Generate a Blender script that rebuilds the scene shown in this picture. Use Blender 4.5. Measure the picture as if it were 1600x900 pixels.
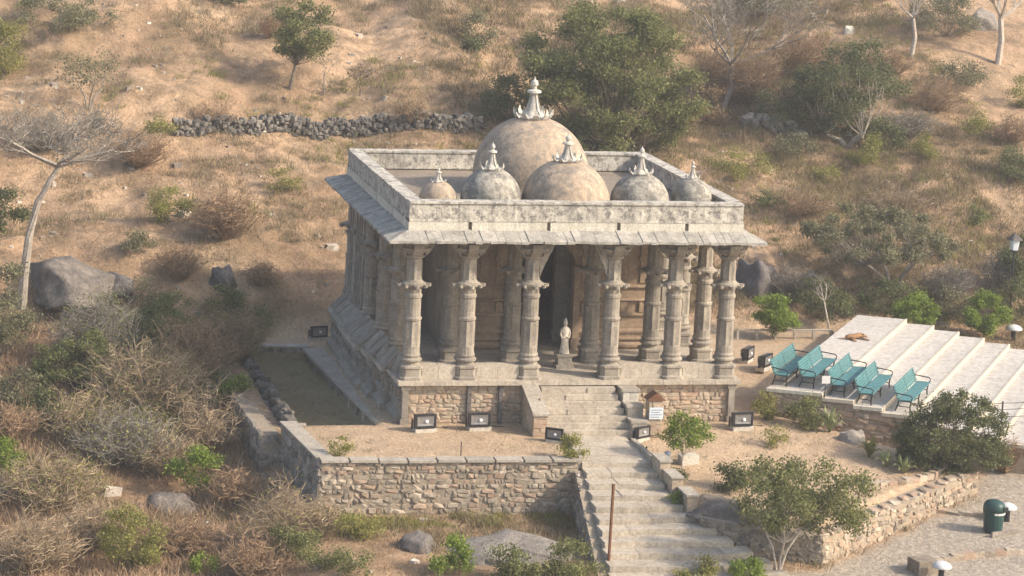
import bpy, bmesh, math, random
import numpy as np
from mathutils import Vector, Matrix

for _o in list(bpy.data.objects): bpy.data.objects.remove(_o)
SC = bpy.context.scene
COL = SC.collection
R = math.radians

# ------------------------------------------------------------------ camera
YAW, PIT, ROLL = 0.1755, 0.0959, 0.0389
CAM = np.array([-19.3698, -88.4785, 24.1656]); FPX = 3820.66; PPX, PPY = 502.54, 19.82
FW = np.array([math.sin(YAW)*math.cos(PIT), math.cos(YAW)*math.cos(PIT), -math.sin(PIT)])
_r = np.array([math.cos(YAW), -math.sin(YAW), 0.0]); _u = np.cross(_r, FW)
RT = _r*math.cos(ROLL)+_u*math.sin(ROLL); UP = -_r*math.sin(ROLL)+_u*math.cos(ROLL)
cd = bpy.data.cameras.new('camera'); cam = bpy.data.objects.new('camera', cd); COL.objects.link(cam)
M = Matrix(((RT[0], UP[0], -FW[0], CAM[0]), (RT[1], UP[1], -FW[1], CAM[1]), (RT[2], UP[2], -FW[2], CAM[2]), (0, 0, 0, 1)))
cam.matrix_world = M
cd.sensor_width = 36; cd.lens = FPX/1600*36; cd.shift_x = (800-PPX)/1600; cd.shift_y = -(450-PPY)/1600
cd.clip_start = 1; cd.clip_end = 3000
SC.camera = cam

# ------------------------------------------------------------------ sky and sun
SUN_AZ = (0.885, -0.466); SUN_EL = R(34)
w = bpy.data.worlds.new('World'); SC.world = w; w.use_nodes = True
nt = w.node_tree; nt.nodes.clear()
sky = nt.nodes.new('ShaderNodeTexSky'); sky.sky_type = 'NISHITA'; sky.sun_disc = False
sky.sun_elevation = SUN_EL; sky.sun_rotation = math.atan2(SUN_AZ[0], SUN_AZ[1])
sky.dust_density = 3.0; sky.air_density = 1.0; sky.ozone_density = 1.0
bg = nt.nodes.new('ShaderNodeBackground'); bg.inputs['Strength'].default_value = 0.15
wo = nt.nodes.new('ShaderNodeOutputWorld')
nt.links.new(sky.outputs[0], bg.inputs[0]); nt.links.new(bg.outputs[0], wo.inputs[0])
sl = bpy.data.lights.new('sun', 'SUN'); sl.energy = 3.1; sl.angle = R(2.5); sl.color = (1.0, 0.88, 0.73)
so = bpy.data.objects.new('sun', sl); COL.objects.link(so)
_d = Vector((-SUN_AZ[0]*math.cos(SUN_EL), -SUN_AZ[1]*math.cos(SUN_EL), -math.sin(SUN_EL)))
so.rotation_euler = _d.to_track_quat('-Z', 'Y').to_euler(); so.location = (30, -40, 40)
SC.view_settings.view_transform = 'Standard'; SC.view_settings.look = 'None'
SC.view_settings.exposure = 1.02; SC.view_settings.gamma = 1.0; SC.view_settings.use_curve_mapping = False
SC.cycles.max_bounces = 4; SC.cycles.diffuse_bounces = 3; SC.cycles.volume_bounces = 0; SC.cycles.transparent_max_bounces = 4

# ------------------------------------------------------------------ mesh helpers
class MB:
    def __init__(s): s.v = []; s.f = []
    def add(s, vs, fs):
        b = len(s.v); s.v.extend([tuple(p) for p in vs]); s.f.extend([tuple(i+b for i in f) for f in fs]); return s
    def box(s, x0, x1, y0, y1, z0, z1, j=0, rng=random):
        vs = [(x, y, z) for z in (z0, z1) for y in (y0, y1) for x in (x0, x1)]
        if j: vs = [tuple(c+rng.uniform(-j, j) for c in p) for p in vs]
        return s.add(vs, [(0, 2, 3, 1), (4, 5, 7, 6), (0, 1, 5, 4), (2, 6, 7, 3), (0, 4, 6, 2), (1, 3, 7, 5)])
    def prism(s, poly, z0, z1):                      # poly counter-clockwise seen from above; z may be list
        n = len(poly)
        zz0 = z0 if isinstance(z0, (list, tuple)) else [z0]*n; zz1 = z1 if isinstance(z1, (list, tuple)) else [z1]*n
        vs = [(p[0], p[1], a) for p, a in zip(poly, zz0)]+[(p[0], p[1], a) for p, a in zip(poly, zz1)]
        fs = [tuple(range(n-1, -1, -1)), tuple(range(n, 2*n))]+[(i, (i+1) % n, n+(i+1) % n, n+i) for i in range(n)]
        return s.add(vs, fs)
    def extrude(s, prof, axis, a, b):                # profile [(u,z)] along y ('y') or x ('x')
        n = len(prof)
        if axis == 'y': vs = [(p[0], a, p[1]) for p in prof]+[(p[0], b, p[1]) for p in prof]
        else: vs = [(a, p[0], p[1]) for p in prof]+[(b, p[0], p[1]) for p in prof]
        fs = [tuple(range(n)), tuple(range(2*n-1, n-1, -1))]+[((i+1) % n, i, n+i, n+(i+1) % n) for i in range(n)]
        return s.add(vs, fs)
    def rings(s, rs, cap=True):                      # list of equal length vertex rings, bottom to top
        n = len(rs[0]); vs = [p for r_ in rs for p in r_]; fs = []
        for k in range(len(rs)-1):
            for i in range(n): fs.append((k*n+i, k*n+(i+1) % n, (k+1)*n+(i+1) % n, (k+1)*n+i))
        if cap: fs.append(tuple(range(n-1, -1, -1))); fs.append(tuple((len(rs)-1)*n+i for i in range(n)))
        return s.add(vs, fs)
    def lathe(s, prof, cx=0, cy=0, n=24, cap=True):  # [(r,z)]
        return s.rings([[(cx+r_*math.cos(2*math.pi*i/n), cy+r_*math.sin(2*math.pi*i/n), z) for i in range(n)] for r_, z in prof], cap)
    def tube(s, pts, rad, n=5):
        pts = [Vector(p) for p in pts]; rs = []
        for i, p in enumerate(pts):
            t = (pts[min(i+1, len(pts)-1)]-pts[max(i-1, 0)])
            t = t.normalized() if t.length > 1e-6 else Vector((0, 0, 1))
            a = t.cross(Vector((0.31, 0.2, 0.93))); a = a.normalized() if a.length > 1e-3 else Vector((1, 0, 0))
            b = t.cross(a); r_ = rad[i] if isinstance(rad, (list, tuple)) else rad
            rs.append([tuple(p+a*(r_*math.cos(2*math.pi*k/n))+b*(r_*math.sin(2*math.pi*k/n))) for k in range(n)])
        return s.rings(rs)
    def mesh(s, name='m', smooth=False):
        m = bpy.data.meshes.new(name); m.from_pydata(s.v, [], s.f); m.validate(clean_customdata=False)
        if smooth: m.polygons.foreach_set('use_smooth', [True]*len(m.polygons))
        m.update(); return m

WPOS = {}
def wpos(o): return WPOS.get(o.name, Vector((0, 0, 0))) if o else Vector((0, 0, 0))
def link(name, data, mat=None, parent=None, loc=(0, 0, 0), rot=None, scale=None, local=False):
    """loc is a world position unless local; parents of world-placed parts carry no rotation"""
    o = bpy.data.objects.new(name, data); COL.objects.link(o)
    if mat is not None and data is not None and len(data.materials) == 0: data.materials.append(mat)
    loc = Vector(loc)
    if parent is not None:
        o.parent = parent
        if not local: WPOS[o.name] = loc.copy(); loc = loc-wpos(parent)
    else: WPOS[o.name] = loc.copy()
    o.location = loc
    if rot is not None: o.rotation_euler = rot
    if scale is not None: o.scale = scale
    return o
def build(mb, name, mat, parent=None, origin=None, smooth=False):
    """mesh given in world coordinates"""
    org = Vector(origin) if origin is not None else wpos(parent)
    m = mb.mesh(name, smooth); m.transform(Matrix.Translation(-org))
    return link(name, m, mat, parent, org)
def part(mb, name, mat, parent, smooth=False):       # local coordinates of a (possibly rotated) parent
    return link(name, mb.mesh(name, smooth), mat, parent, (0, 0, 0), local=True)
def tag(o, label=None, cat=None, group=None, kind=None):
    if label: o['label'] = label
    if cat: o['category'] = cat
    if group: o['group'] = group
    if kind: o['kind'] = kind
    return o
def thing(name, label, cat, loc=(0, 0, 0), rz=0, group=None):
    return tag(link(name, None, None, None, loc, (0, 0, rz)), label, cat, group)
def copy_tree(o, parent=None):
    c = o.copy(); COL.objects.link(c); c.parent = parent
    for ch in o.children: copy_tree(ch, c)
    return c

# ------------------------------------------------------------------ materials
def _n(nt, t, **k):
    n = nt.nodes.new(t)
    for a, b in k.items(): setattr(n, a, b)
    return n
def ramp(nt, fac, stops):
    r_ = _n(nt, 'ShaderNodeValToRGB'); e = r_.color_ramp.elements
    while len(e) < len(stops): e.new(0.5)
    for el, (p, c) in zip(e, stops): el.position = p; el.color = (c[0], c[1], c[2], 1)
    nt.links.new(fac, r_.inputs[0]); return r_.outputs[0]
def noise(nt, vec, scale, detail=5, rough=0.6, dist=0.0):
    n = _n(nt, 'ShaderNodeTexNoise'); n.inputs['Scale'].default_value = scale; n.inputs['Detail'].default_value = detail
    n.inputs['Roughness'].default_value = rough; n.inputs['Distortion'].default_value = dist
    nt.links.new(vec, n.inputs['Vector']); return n.outputs['Fac']
def mixc(nt, fac, a, b, mode='MIX'):
    m = _n(nt, 'ShaderNodeMix', data_type='RGBA', blend_type=mode)
    for s, v in ((m.inputs[0], fac), (m.inputs[6], a), (m.inputs[7], b)):
        if hasattr(v, 'is_linked'): nt.links.new(v, s)
        elif isinstance(v, (int, float)): s.default_value = v
        else: s.default_value = (v[0], v[1], v[2], 1)
    return m.outputs[2]
def mth(nt, op, a, b=0.0, clamp=False):
    m = _n(nt, 'ShaderNodeMath', operation=op, use_clamp=clamp)
    for s, v in ((m.inputs[0], a), (m.inputs[1], b)):
        if hasattr(v, 'is_linked'): nt.links.new(v, s)
        else: s.default_value = v
    return m.outputs[0]
def newmat(name):
    m = bpy.data.materials.new(name); m.use_nodes = True; nt = m.node_tree
    b = nt.nodes['Principled BSDF']; b.inputs['Roughness'].default_value = 0.9
    try: b.inputs['Specular IOR Level'].default_value = 0.25
    except Exception: pass
    return m, nt, b
def stone_mat(name, cols, scale=1.6, stain=None, stain_col=(0.05, 0.045, 0.04), objrand=0.0, island=0.0, bump=0.25, fine=22, stain_scale=2.2, rough=0.92, hue=None, streak=0.0):
    m, nt, b = newmat(name); g = _n(nt, 'ShaderNodeNewGeometry'); P = g.outputs['Position']
    f1 = noise(nt, P, scale, 6, 0.68, 0.12)
    k = len(cols); c = ramp(nt, f1, [(0.3+0.4*i/max(1, k-1), cols[i]) for i in range(k)])
    f2 = noise(nt, P, fine, 4, 0.7)
    c = mixc(nt, 1.0, c, ramp(nt, f2, [(0.25, (0.62,)*3), (0.75, (1.3,)*3)]), 'MULTIPLY')
    if stain:
        f3 = noise(nt, P, stain_scale, 8, 0.78, 0.08)
        lo = 0.62-stain*0.3
        s = ramp(nt, f3, [(lo, (0, 0, 0)), (lo+0.10, (1, 1, 1))])
        c = mixc(nt, mth(nt, 'MULTIPLY', s, 0.85), c, mixc(nt, f2, stain_col, [q*2.2 for q in stain_col]))
    if streak:
        mp = _n(nt, 'ShaderNodeMapping'); mp.inputs['Scale'].default_value = (4.5, 4.5, 0.55); nt.links.new(P, mp.inputs['Vector'])
        f5 = noise(nt, mp.outputs[0], 1.0, 6, 0.7, 0.05)
        c = mixc(nt, mth(nt, 'MULTIPLY', ramp(nt, f5, [(0.48, (0, 0, 0)), (0.66, (1, 1, 1))]), streak), c, [q*1.15 for q in stain_col])
    if objrand or island:
        if island: rnd = g.outputs['Random Per Island']; am = island
        else: rnd = _n(nt, 'ShaderNodeObjectInfo').outputs['Random']; am = objrand
        c = mixc(nt, 1.0, c, ramp(nt, rnd, [(0.0, (1-am,)*3), (1.0, (1+am,)*3)]), 'MULTIPLY')
        if hue:
            sc = mth(nt, 'FRACT', mth(nt, 'MULTIPLY', rnd, 7.31))
            c = mixc(nt, mth(nt, 'MULTIPLY', ramp(nt, sc, [(0.55, (0, 0, 0)), (0.75, (1, 1, 1))]), 0.4), c, hue)
    nt.links.new(c, b.inputs['Base Color'])
    if bump:
        bp = _n(nt, 'ShaderNodeBump'); bp.inputs['Strength'].default_value = bump; bp.inputs['Distance'].default_value = 0.06
        hgt = mth(nt, 'ADD', f2, mth(nt, 'MULTIPLY', f1, 1.5)); nt.links.new(hgt, bp.inputs['Height'])
        nt.links.new(bp.outputs[0], b.inputs['Normal'])
    b.inputs['Roughness'].default_value = rough
    return m
def leaf_mat(name, dark, light, transl=0.35, clump=0.7, dry=None):
    m, nt, b = newmat(name); g = _n(nt, 'ShaderNodeNewGeometry')
    f = noise(nt, g.outputs['Position'], clump, 3, 0.6)
    v = mth(nt, 'ADD', mth(nt, 'MULTIPLY', g.outputs['Random Per Island'], 0.55), mth(nt, 'MULTIPLY', f, 0.6))
    st = [(0.2, dark), (0.85, light)]
    if dry: st = [(0.2, dark), (0.72, light), (0.9, dry)]
    c = ramp(nt, v, st)
    nt.links.new(c, b.inputs['Base Color']); b.inputs['Roughness'].default_value = 0.65
    tr = _n(nt, 'ShaderNodeBsdfTranslucent'); nt.links.new(c, tr.inputs[0])
    mx = _n(nt, 'ShaderNodeMixShader'); mx.inputs[0].default_value = transl
    out = nt.nodes['Material Output']; nt.links.new(b.outputs[0], mx.inputs[1]); nt.links.new(tr.outputs[0], mx.inputs[2]); nt.links.new(mx.outputs[0], out.inputs[0])
    return m
def flat_mat(name, col, rough=0.6, metal=0.0, var=0.25, scale=9):
    m, nt, b = newmat(name); g = _n(nt, 'ShaderNodeNewGeometry')
    f = noise(nt, g.outputs['Position'], scale, 5, 0.7)
    c = ramp(nt, f, [(0.3, [q*(1-var) for q in col]), (0.7, [min(1, q*(1+var)) for q in col])])
    nt.links.new(c, b.inputs['Base Color']); b.inputs['Roughness'].default_value = rough; b.inputs['Metallic'].default_value = metal
    return m

MT = {}
MT['temple'] = stone_mat('temple_stone', [(0.185, 0.16, 0.125), (0.295, 0.255, 0.20), (0.375, 0.325, 0.255)], 1.3, 0.42, (0.13, 0.115, 0.095), objrand=0.10, fine=14, streak=0.35)
MT['temple_in'] = stone_mat('temple_wall_stone', [(0.22, 0.155, 0.10), (0.33, 0.235, 0.155), (0.40, 0.295, 0.20)], 1.2, 0.42, (0.16, 0.12, 0.09), objrand=0.08, fine=10, streak=0.4)
MT['parapet'] = stone_mat('parapet_plaster', [(0.32, 0.295, 0.25), (0.50, 0.46, 0.385), (0.60, 0.56, 0.47)], 2.0, 0.44, (0.095, 0.088, 0.078), objrand=0.06, fine=16, stain_scale=3.6, streak=0.5)
MT['white_band'] = stone_mat('lime_plaster', [(0.50, 0.46, 0.37), (0.62, 0.58, 0.48)], 1.5, 0.12, (0.16, 0.14, 0.12), fine=12, streak=0.4)
MT['eave'] = stone_mat('eave_stone', [(0.25, 0.235, 0.205), (0.36, 0.335, 0.285), (0.44, 0.405, 0.345)], 1.7, 0.35, (0.12, 0.11, 0.10), objrand=0.14, fine=14, streak=0.4)
MT['dome_tan'] = stone_mat('dome_tan_plaster', [(0.29, 0.225, 0.16), (0.40, 0.305, 0.215), (0.46, 0.36, 0.26)], 1.1, 0.46, (0.13, 0.115, 0.095), fine=9, stain_scale=2.3, streak=0.5)
MT['dome_grey'] = stone_mat('dome_grey_plaster', [(0.22, 0.20, 0.17), (0.38, 0.345, 0.28), (0.48, 0.43, 0.345)], 1.8, 0.55, (0.09, 0.085, 0.075), fine=12, stain_scale=2.4, streak=0.5)
MT['finial'] = stone_mat('finial_stone', [(0.42, 0.39, 0.33), (0.56, 0.52, 0.44)], 3, 0.15, (0.16, 0.15, 0.13), fine=16)
MT['finial_dark'] = stone_mat('finial_grey_stone', [(0.24, 0.235, 0.21), (0.36, 0.35, 0.31)], 3, 0.2, (0.12, 0.11, 0.10), fine=16)
MT['deck'] = stone_mat('roof_deck', [(0.20, 0.165, 0.125), (0.29, 0.235, 0.175)], 0.8, 0.2, (0.10, 0.09, 0.075), fine=6)
MT['plinth'] = stone_mat('plinth_stone', [(0.32, 0.25, 0.175), (0.42, 0.335, 0.24), (0.49, 0.405, 0.30)], 1.4, 0.25, (0.17, 0.14, 0.11), objrand=0.13, fine=10, hue=(0.40, 0.24, 0.15), streak=0.3)
MT['mortar'] = stone_mat('mortar', [(0.24, 0.195, 0.14), (0.36, 0.29, 0.21)], 2.2, 0.1, fine=10)
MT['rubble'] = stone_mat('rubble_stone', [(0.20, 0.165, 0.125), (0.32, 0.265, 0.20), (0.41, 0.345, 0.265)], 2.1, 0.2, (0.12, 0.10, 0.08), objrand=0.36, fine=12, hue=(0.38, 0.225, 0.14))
MT['rubble_dark'] = stone_mat('dark_and_shade_rubble', [(0.13, 0.115, 0.095), (0.23, 0.20, 0.165), (0.34, 0.295, 0.24)], 2.1, 0.2, (0.06, 0.055, 0.05), objrand=0.35, fine=12)  # dark rubble, also the shaded copy of rubble: shade painted into wall faces
MT['seat'] = stone_mat('seat_stone', [(0.38, 0.325, 0.25), (0.48, 0.42, 0.335)], 1.8, 0.25, (0.2, 0.165, 0.13), objrand=0.08, fine=12, streak=0.3)
MT['rubble_black'] = stone_mat('weathered_rubble', [(0.055, 0.05, 0.044), (0.10, 0.09, 0.076), (0.18, 0.158, 0.13)], 2.1, 0.2, (0.05, 0.046, 0.042), objrand=0.5, fine=12)
MT['paving'] = stone_mat('paving_stone', [(0.30, 0.255, 0.20), (0.40, 0.345, 0.27), (0.47, 0.41, 0.325)], 1.2, 0.1, (0.18, 0.15, 0.12), objrand=0.08, fine=9)
MT['coping'] = stone_mat('coping_cement', [(0.29, 0.255, 0.205), (0.40, 0.355, 0.29)], 1.6, 0.15, (0.15, 0.13, 0.11), objrand=0.08, fine=9)
MT['tier'] = stone_mat('pale_tier_paving', [(0.40, 0.37, 0.325), (0.47, 0.435, 0.385)], 0.7, 0.3, (0.33, 0.295, 0.25), objrand=0.03, fine=5, bump=0.08)
MT['nosing'] = flat_mat('cream_nosing', (0.47, 0.41, 0.325), 0.8, 0, 0.08)
MT['rock'] = stone_mat('bare_rock', [(0.13, 0.115, 0.10), (0.22, 0.195, 0.165), (0.33, 0.285, 0.235)], 0.7, 0.25, (0.075, 0.068, 0.062), fine=9, bump=0.9)
MT['rock_dark'] = stone_mat('dark_rock', [(0.075, 0.068, 0.062), (0.125, 0.11, 0.10), (0.19, 0.165, 0.145)], 0.8, 0.2, (0.05, 0.046, 0.042), fine=9, bump=1.0)
MT['rock_brown'] = stone_mat('streaked_brown_rock', [(0.10, 0.085, 0.07), (0.17, 0.145, 0.12), (0.27, 0.22, 0.175)], 1.6, 0.35, (0.07, 0.06, 0.052), fine=7, bump=0.8)
MT['scatter'] = stone_mat('loose_stones', [(0.24, 0.20, 0.16), (0.42, 0.36, 0.29), (0.55, 0.49, 0.42)], 1.0, None, island=0.45, fine=9)
MT['dark_in'] = stone_mat('shade_dark_stone', [(0.075, 0.062, 0.05), (0.15, 0.12, 0.092)], 1.0, None, fine=6)  # interior shade painted in: stone colour darkened for the deep rooms
MT['bench'] = flat_mat('teal_paint', (0.075, 0.185, 0.19), 0.6, 0, 0.25, 5)
MT['iron'] = flat_mat('black_iron', (0.028, 0.028, 0.03), 0.5, 0.2, 0.3)
MT['rust'] = flat_mat('rusty_iron', (0.16, 0.075, 0.04), 0.8, 0.1, 0.35, 6)
MT['lamp_box'] = flat_mat('lamp_housing', (0.085, 0.077, 0.068), 0.55, 0.1, 0.3)
MT['reflector'] = flat_mat('lamp_reflector', (0.22, 0.21, 0.20), 0.35, 0.3, 0.2)
MT['lens'] = flat_mat('lamp_lens', (0.72, 0.72, 0.70), 0.15, 0, 0.06)
MT['lamp_base'] = stone_mat('lamp_base_cement', [(0.42, 0.38, 0.31), (0.54, 0.49, 0.41)], 3, 0.1, fine=12)
MT['white'] = flat_mat('white_paint', (0.56, 0.55, 0.52), 0.5, 0, 0.08)
MT['sign'] = flat_mat('sign_panel', (0.55, 0.60, 0.63), 0.4, 0, 0.12, 14)
MT['ink'] = flat_mat('sign_ink', (0.16, 0.19, 0.24), 0.5)
MT['bin'] = flat_mat('dark_green_bin', (0.022, 0.055, 0.05), 0.4, 0, 0.2)
MT['statue'] = stone_mat('statue_marble', [(0.50, 0.43, 0.34), (0.62, 0.55, 0.45)], 3, 0.05, fine=14)
MT['dog'] = flat_mat('brown_fur', (0.24, 0.135, 0.065), 0.9, 0, 0.2, 12)
MT['bark_pale'] = stone_mat('pale_bark', [(0.36, 0.30, 0.24), (0.54, 0.47, 0.39)], 3, 0.12, (0.18, 0.15, 0.12), fine=10)
MT['bark_mid'] = stone_mat('weathered_pale_bark', [(0.26, 0.22, 0.175), (0.43, 0.37, 0.30)], 3, 0.3, (0.13, 0.11, 0.09), fine=10)
MT['bark_grey'] = stone_mat('grey_bark', [(0.20, 0.17, 0.14), (0.34, 0.29, 0.24)], 3, 0.1, (0.1, 0.085, 0.07), fine=10)
MT['bark_brown'] = stone_mat('brown_bark', [(0.13, 0.10, 0.075), (0.23, 0.18, 0.13)], 3, None, fine=10)
MT['twig_tan'] = leaf_mat('tan_twigs', (0.22, 0.16, 0.10), (0.54, 0.42, 0.275), 0.1)
MT['twig_grey'] = leaf_mat('grey_twigs', (0.16, 0.14, 0.11), (0.40, 0.35, 0.285), 0.1)
MT['twig_brown'] = leaf_mat('brown_twigs', (0.19, 0.13, 0.08), (0.50, 0.345, 0.21), 0.1)
MT['leaf_olive'] = leaf_mat('olive_leaves', (0.072, 0.082, 0.030), (0.255, 0.26, 0.095), 0.4)
MT['leaf_dark'] = leaf_mat('dark_leaves', (0.055, 0.065, 0.026), (0.18, 0.19, 0.078), 0.35)
MT['leaf_grey'] = leaf_mat('grey_green_leaves', (0.095, 0.092, 0.05), (0.265, 0.25, 0.135), 0.35)
MT['leaf_bright'] = leaf_mat('bright_leaves', (0.085, 0.125, 0.016), (0.255, 0.33, 0.055), 0.4)
MT['leaf_yellow'] = leaf_mat('yellow_green_leaves', (0.12, 0.125, 0.03), (0.34, 0.32, 0.095), 0.4)
MT['leaf_brown'] = leaf_mat('dry_brown_leaves', (0.12, 0.08, 0.045), (0.31, 0.215, 0.12), 0.3)
MT['agave'] = leaf_mat('agave_blades', (0.12, 0.145, 0.055), (0.34, 0.355, 0.17), 0.2)
MT['straw'] = leaf_mat('straw_grass', (0.24, 0.16, 0.09), (0.48, 0.345, 0.205), 0.3, 0.25)
MT['brush'] = leaf_mat('slope_brush', (0.105, 0.075, 0.042), (0.29, 0.225, 0.12), 0.25, 0.35)
MT['scrub'] = leaf_mat('low_scrub', (0.13, 0.105, 0.06), (0.31, 0.25, 0.135), 0.25, 0.2)

# ------------------------------------------------------------------ terrain height
def sstep(a, b, t):
    t = np.clip((t-a)/(b-a), 0, 1); return t*t*(3-2*t)
_rs = np.random.RandomState(7)
_LAT = _rs.rand(256, 256)
def vnoise(x, y):
    xi = np.floor(x).astype(int); yi = np.floor(y).astype(int); fx = x-xi; fy = y-yi
    fx = fx*fx*(3-2*fx); fy = fy*fy*(3-2*fy)
    a = _LAT[xi % 256, yi % 256]; b = _LAT[(xi+1) % 256, yi % 256]; c_ = _LAT[xi % 256, (yi+1) % 256]; d = _LAT[(xi+1) % 256, (yi+1) % 256]
    return (a*(1-fx)+b*fx)*(1-fy)+(c_*(1-fx)+d*fx)*fy-0.5
def fbm(x, y, o=4):
    s = 0; a = 1.0
    for k in range(o): s = s+a*vnoise(x*2**k+17.3*k, y*2**k+5.1*k); a *= 0.5
    return s
def sdf(poly, x, y):
    """signed distance to polygon, negative inside"""
    d = np.full(np.shape(x), 1e9); ins = np.zeros(np.shape(x), bool); n = len(poly)
    for i in range(n):
        ax, ay = poly[i]; bx, by = poly[(i+1) % n]; ex, ey = bx-ax, by-ay; wx, wy = x-ax, y-ay
        t = np.clip((wx*ex+wy*ey)/(ex*ex+ey*ey), 0, 1)
        d = np.minimum(d, np.hypot(wx-ex*t, wy-ey*t))
        cnd = (ay > y) != (by > y)
        with np.errstate(divide='ignore', invalid='ignore'):
            xc = ax+(y-ay)*(bx-ax)/((by-ay) if by != ay else 1e-9)
        ins ^= cnd & (x < xc)
    return np.where(ins, -d, d)
P_MAIN = [(-1.2, 0.2), (-1.2, 12.35), (-5.3, 12.5), (-5.8, 14.4), (14, 15.2), (27, 16.5), (21, 8), (15.4, 1.2), (20.9, -4.35), (12.55, -10.45), (8.6, -9.0), (8.1, -6.6), (8.1, -1.8), (6.0, -1.8), (5.5, -4.95), (-4.0, -4.95), (-4.35, 0.2)]
P_YARD = [(-4.0, 0.35), (-0.9, 0.35), (-1.2, 12.3), (-4.5, 12.3)]
P_STRIP = [(-5.2, 0.3), (-4.05, 0.3), (-4.55, 12.4), (-5.75, 12.4), (-5.5, 4)]
P_WALK = [(5.75, -1.6), (8.2, -1.6), (8.3, -6.4), (9.3, -8.4), (12.2, -11.3), (12.0, -13.5), (4.2, -13.5), (5.35, -5.2)]
def garden_z(x, y):
    g = 0.105*np.minimum(y+0.5, 0)-0.028*np.maximum(x-12, 0)
    return np.where((x > 7.5) & (y < 8), g, 0.0)
def walk_z(x, y): return np.where(y > -5.3, -0.02*(-1.8-y), -0.07-0.285*(-5.3-y))
def hgt(x, y):
    x = np.asarray(x, float); y = np.asarray(y, float)
    left = np.interp(y, [-40, -12, -5, 0, 6, 13, 15], [-5.0, -3.0, -2.6, -2.2, -1.4, -0.1, 0.0])
    cen = np.interp(y, [-40, -5.3, 13, 15], [-3.6, -1.9, -0.1, 0.0])
    pth = -2.1+0.06*(y+10.8)+0.02*(x-12.67)
    right = np.where(y > 6, pth+(0.0-pth)*sstep(6, 18, y), pth)
    k1 = sstep(-7, -3.5, x); k2 = sstep(8, 12, x)
    h = left*(1-k1)+cen*k1; h = h*(1-k2)+right*k2
    t = y-13.9-0.05*(x-6); hill = 0.335*0.5*(t+np.sqrt(t*t+2.5))-0.12
    h = h+np.maximum(hill, 0)+1.0*sstep(13.9, 17.5, y)*(1-sstep(11, 15, x))
    amp = sstep(13.5, 19, y)+0.6*(1-sstep(-9, -6.5, x))
    amp = np.minimum(amp, 1.0)+0.10
    n = fbm(x*0.13+3, y*0.13, 5)*1.5+fbm(x*0.7, y*0.7, 3)*0.20
    h = h+n*amp
    h = h+1.3*np.exp(-(((x+6.5)/4.2)**2+((y-44)/4.0)**2))+0.9*np.exp(-(((x+12)/4)**2+((y-40)/3)**2))
    h = h-0.6*np.exp(-(((x-2)/8)**2+((y-30)/1.8)**2))
    for poly, zf, bl in ((P_MAIN, garden_z, 0.3), (P_YARD, lambda a, b: -0.55+0*a, 0.12), (P_STRIP, lambda a, b: -0.45+0.03*b, 0.25)):
        k = 1-sstep(-bl, bl*0.3, sdf(poly, x, y)); z = zf(x, y)+0.05*fbm(x*1.1, y*1.1, 3); h = h*(1-k)+z*k
    k = 1-sstep(-0.3, 0.05, sdf(P_WALK, x, y)); h = h*(1-k)+np.minimum(h, walk_z(x, y)-0.25)*k
    return h
def G(px, py):
    """point of the ground seen along a line of sight"""
    d = FW*FPX+RT*(px-PPX)+UP*(PPY-py); d = d/np.linalg.norm(d)
    t = np.arange(60, 260, 0.15); X = CAM[None, :]+d[None, :]*t[:, None]
    below = X[:, 2] < hgt(X[:, 0], X[:, 1]); i = int(np.argmax(below)) if below.any() else len(t)-1
    return Vector((float(X[i, 0]), float(X[i, 1]), float(hgt(X[i, 0], X[i, 1]))))
def mpp(p): return float((np.array(p)-CAM) @ FW)/FPX      # metres per photo pixel at a point

# ------------------------------------------------------------------ ground sheet
def axis(lo, a, b, hi, fine, coarse):
    l1 = list(np.arange(lo, a, coarse)); m1 = list(np.arange(a, b, fine)); h1 = list(np.arange(b, hi, coarse)); return np.array(l1+m1+h1)
gx = axis(-160, -20, 36, 200, 0.22, 6.0); gy = axis(-60, -17, 60, 330, 0.24, 6.0)
GX, GY = np.meshgrid(gx, gy); GZ = hgt(GX, GY)
GZ = np.where(GY > 60, np.minimum(GZ, 60), GZ)
nx, ny = len(gx), len(gy)
gm = bpy.data.meshes.new('ground'); V = np.stack([GX.ravel(), GY.ravel(), GZ.ravel()], 1)
ii = (np.arange(ny-1)[:, None]*nx+np.arange(nx-1)[None, :]).ravel()
F = np.stack([ii, ii+1, ii+1+nx, ii+nx], 1)
gm.vertices.add(len(V)); gm.vertices.foreach_set('co', V.ravel()); gm.loops.add(F.size); gm.loops.foreach_set('vertex_index', F.ravel())
gm.polygons.add(len(F)); gm.polygons.foreach_set('loop_start', np.arange(len(F))*4); gm.polygons.foreach_set('loop_total', np.full(len(F), 4))
gm.update(calc_edges=True); gm.polygons.foreach_set('use_smooth', [True]*len(F))
# what covers the ground where: r trodden soil, g cobbled path, b weedy green
fx, fy = GX.ravel(), GY.ravel()
P_COB = [(9, -11.6), (12.3, -11.3), (21.0, -4.9), (24, 1), (40, 6), (40, -25), (5, -25), (5, -14)]
soil = np.clip(1-sstep(-0.2, 0.4, sdf(P_MAIN, fx, fy)), 0, 1)
cob = 1-sstep(-0.4, 0.3, sdf(P_COB, fx, fy)+0.5*fbm(fx*0.8, fy*0.8, 3))
grn = (1-sstep(-0.2, 0.3, sdf(P_YARD, fx, fy)))*0.9+sstep(9, 11, fy)*(1-sstep(14, 19, fy))*(1-sstep(1, 4, np.abs(fx+5)))*0.3
lower = (1-sstep(-6.5, -4.5, fx))*(1-sstep(12, 20, fy))
ca = gm.color_attributes.new('cover', 'FLOAT_COLOR', 'POINT')
ca.data.foreach_set('color', np.stack([soil, cob, np.clip(grn, 0, 1), lower], 1).astype(np.float32).ravel())
m, nt, b = newmat('dry_hillside')
g = _n(nt, 'ShaderNodeNewGeometry'); P = g.outputs['Position']; at = _n(nt, 'ShaderNodeAttribute', attribute_name='cover')
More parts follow.
